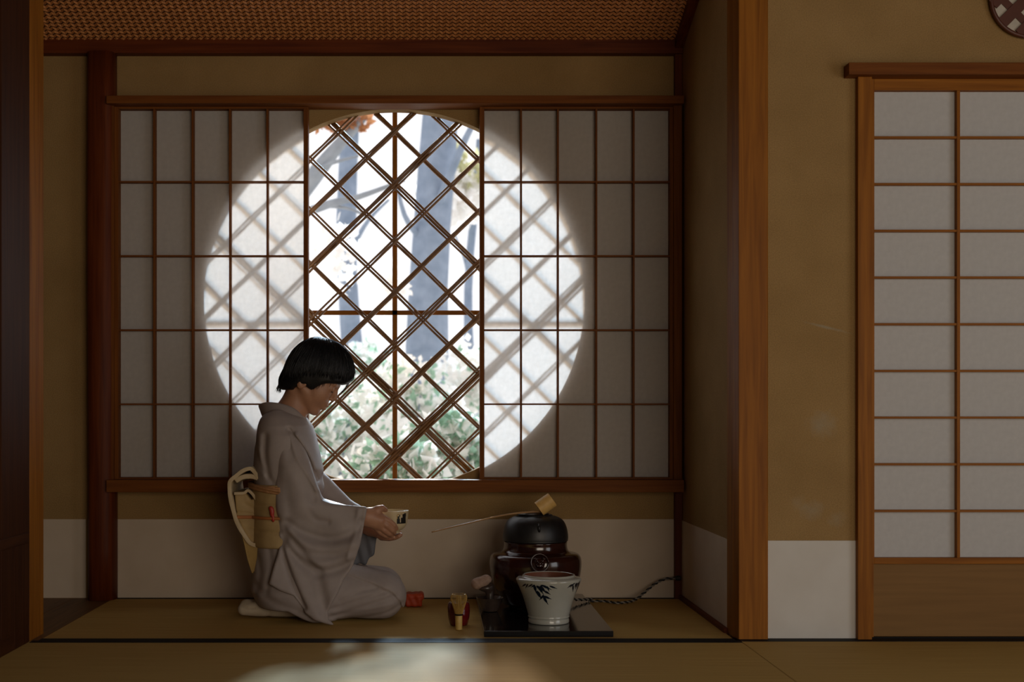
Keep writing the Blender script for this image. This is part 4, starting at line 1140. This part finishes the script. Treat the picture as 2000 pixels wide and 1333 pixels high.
# ------------------------------------------------------------------ the garden beyond the window
M_ground = plain('pale_gravel', (0.74, 0.71, 0.66), .9, (0.64, 0.61, 0.56), 6, .2)
struct(MB().box(-14, 14, 5.2, 40, -.50, -.35).build('ground', M_ground), 'pale gravel ground of the garden', 'ground')
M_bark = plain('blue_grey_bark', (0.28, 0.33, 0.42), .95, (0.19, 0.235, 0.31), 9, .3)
M_leafg = leaf_mat('leaf_green', (0.44, 0.62, 0.46), (0.28, 0.46, 0.37), .6)
M_leafy = leaf_mat('leaf_yellow', (0.62, 0.56, 0.34), (0.48, 0.50, 0.28), .5)
M_blos = leaf_mat('blossom_white', (0.96, 0.94, 0.92), (0.92, 0.90, 0.88), .6)
M_rust = leaf_mat('leaf_rust', (0.50, 0.24, 0.11), (0.36, 0.15, 0.07), .4)
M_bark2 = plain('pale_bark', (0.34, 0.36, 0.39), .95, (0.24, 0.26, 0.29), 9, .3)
def leaves(name, cen, rad, n, size, mat, parent, asp=.5):
    C = RNG.normal(size=(n, 3)); C /= np.linalg.norm(C, axis=1)[:, None]
    C = C * (RNG.random(n)[:, None] ** .45) * np.array(rad) + np.array(cen)
    a = RNG.normal(size=(n, 3)); a /= np.linalg.norm(a, axis=1)[:, None]
    b = np.cross(a, RNG.normal(size=(n, 3))); b /= np.linalg.norm(b, axis=1)[:, None]
    s = size * (.6 + .8 * RNG.random(n))[:, None]
    V = np.stack([C - a * s, C + b * s * asp, C + a * s, C - b * s * asp], 1).reshape(-1, 3)
    F = np.arange(4 * n).reshape(n, 4)
    return obj(name, V, F, mat, parent, kind='stuff')
def trunk_tree(label, px, Y, w, top, lean, branches, group='garden trees', bark=None):
    M_bark = bark or globals()['M_bark']
    x = XP(px, Y)
    t = thing('tree', label, 'tree', (x, Y, -.35), group)
    pts = []; rad = []
    for i in range(11):
        s = i / 10
        pts.append((x + lean * s + .05 * math.sin(s * 7 + px), Y + .04 * math.sin(s * 5), -.352 + (top + .35) * s))
        rad.append(w * (1.25 - .5 * s + (.35 if i == 0 else 0) + random.uniform(-.05, .05)))
    MB().tube(pts, rad, 14).build('trunk', M_bark, t, smooth=True)
    for bp, r0 in branches:
        q = spline([W(a, b, Y + c) for a, b, c in bp], 4)
        MB().tube(q, [r0 * (1 - .75 * i / len(q)) for i in range(len(q))], 9).build('branch', M_bark, t, smooth=True)
    return t
trunk_tree('broad blue grey tree trunk seen through the right half of the lattice', 838, 11.5, .175, 5.2, .10, [([(850, 420, 0), (880, 340, -.3), (920, 250, -.4), (960, 200, -.3)], .05), ([(825, 470, 0), (790, 420, -.2), (770, 330, -.3)], .035)])
trunk_tree('slimmer tree trunk seen left of the lattice mullion', 692, 12.5, .10, 4.6, -.05, [([(690, 480, 0), (720, 430, -.3), (760, 390, -.4)], .03)])
t3 = trunk_tree('leaning pale tree with a forked limb at the left of the lattice', 520, 9.5, .09, 3.4, .10, [([(535, 440, 0), (612, 345, -.1), (660, 285, -.2), (715, 225, -.2)], .085), ([(622, 330, -.1), (650, 318, -.3), (700, 305, -.4)], .022), ([(530, 440, 0), (640, 400, -.2), (700, 385, -.3), (790, 352, -.4)], .040), ([(640, 402, -.2), (690, 410, -.2), (740, 440, -.3)], .018)], bark=M_bark2)
leaves('leaves', W(660, 238, 9.3), (.26, .15, .09), 260, .035, M_rust, t3)
leaves('blossoms', W(655, 500, 9.2), (.22, .12, .30), 220, .038, M_blos, t3, .85)
leaves('blossoms', W(760, 560, 9.3), (.16, .10, .22), 130, .038, M_blos, t3, .85)
trunk_tree('thin young tree beyond the right shutter edge', 918, 13.5, .05, 3.6, .05, [([(918, 560, 0), (905, 500, 0), (880, 440, 0)], .02)])
def shrub(label, px, py, Y, rad, ng, nw, col=None, group='garden shrubs'):
    c = W(px, py, Y)
    t = thing('shrub', label, 'shrub', (c[0], Y, -.35), group)
    mb = MB()
    for k in range(5):
        a = k * 1.3
        mb.tube([(c[0] + .03 * math.cos(a), Y + .03 * math.sin(a), -.352), (c[0] + .2 * rad[0] * math.cos(a), Y + .2 * rad[1] * math.sin(a), (c[2] - .35) / 2), (c[0] + .6 * rad[0] * math.cos(a), Y + .6 * rad[1] * math.sin(a), c[2] + .3 * rad[2])], [.02, .014, .006], 6)
    mb.build('stems', M_bark, t, smooth=True)
    if ng: leaves('leaves', c, rad, int(ng * 1.2), .040, col or M_leafg, t)
    if nw: leaves('blossoms', c, [r * 1.03 for r in rad], int(nw * 1.2), .044, M_blos, t, .85)
    return t
shrub('white flowering shrub low in the window by the woman', 640, 850, 8.6, (.55, .16, .42), 360, 650)
shrub('white flowering shrub low in the middle of the lattice', 790, 805, 9.4, (.42, .15, .40), 260, 620)
shrub('green leafy shrub at the lower right of the lattice', 885, 885, 7.5, (.34, .13, .26), 420, 360)
shrub('white flowering shrub behind the lower right of the lattice', 925, 760, 10.5, (.42, .15, .42), 120, 560)
shrub('green shrub behind the woman\'s face', 720, 735, 11.9, (.34, .14, .34), 260, 300)
shrub('low green shrub under the mullion', 770, 925, 7.0, (.30, .12, .20), 320, 220)
shrub('white flowering shrub far left behind the paper screen edge', 612, 735, 10.5, (.35, .14, .34), 80, 420)
t = trunk_tree('yellow leaved tree at the upper right of the lattice', 1000, 13.2, .06, 3.3, -.1, [([(1000, 420, 0), (940, 360, -.1), (890, 330, -.2)], .03)])
leaves('leaves', W(890, 350, 12.9), (.42, .3, .34), 380, .06, M_leafy, t)
leaves('blossoms', W(880, 390, 12.8), (.40, .3, .30), 300, .07, M_blos, t, .85)
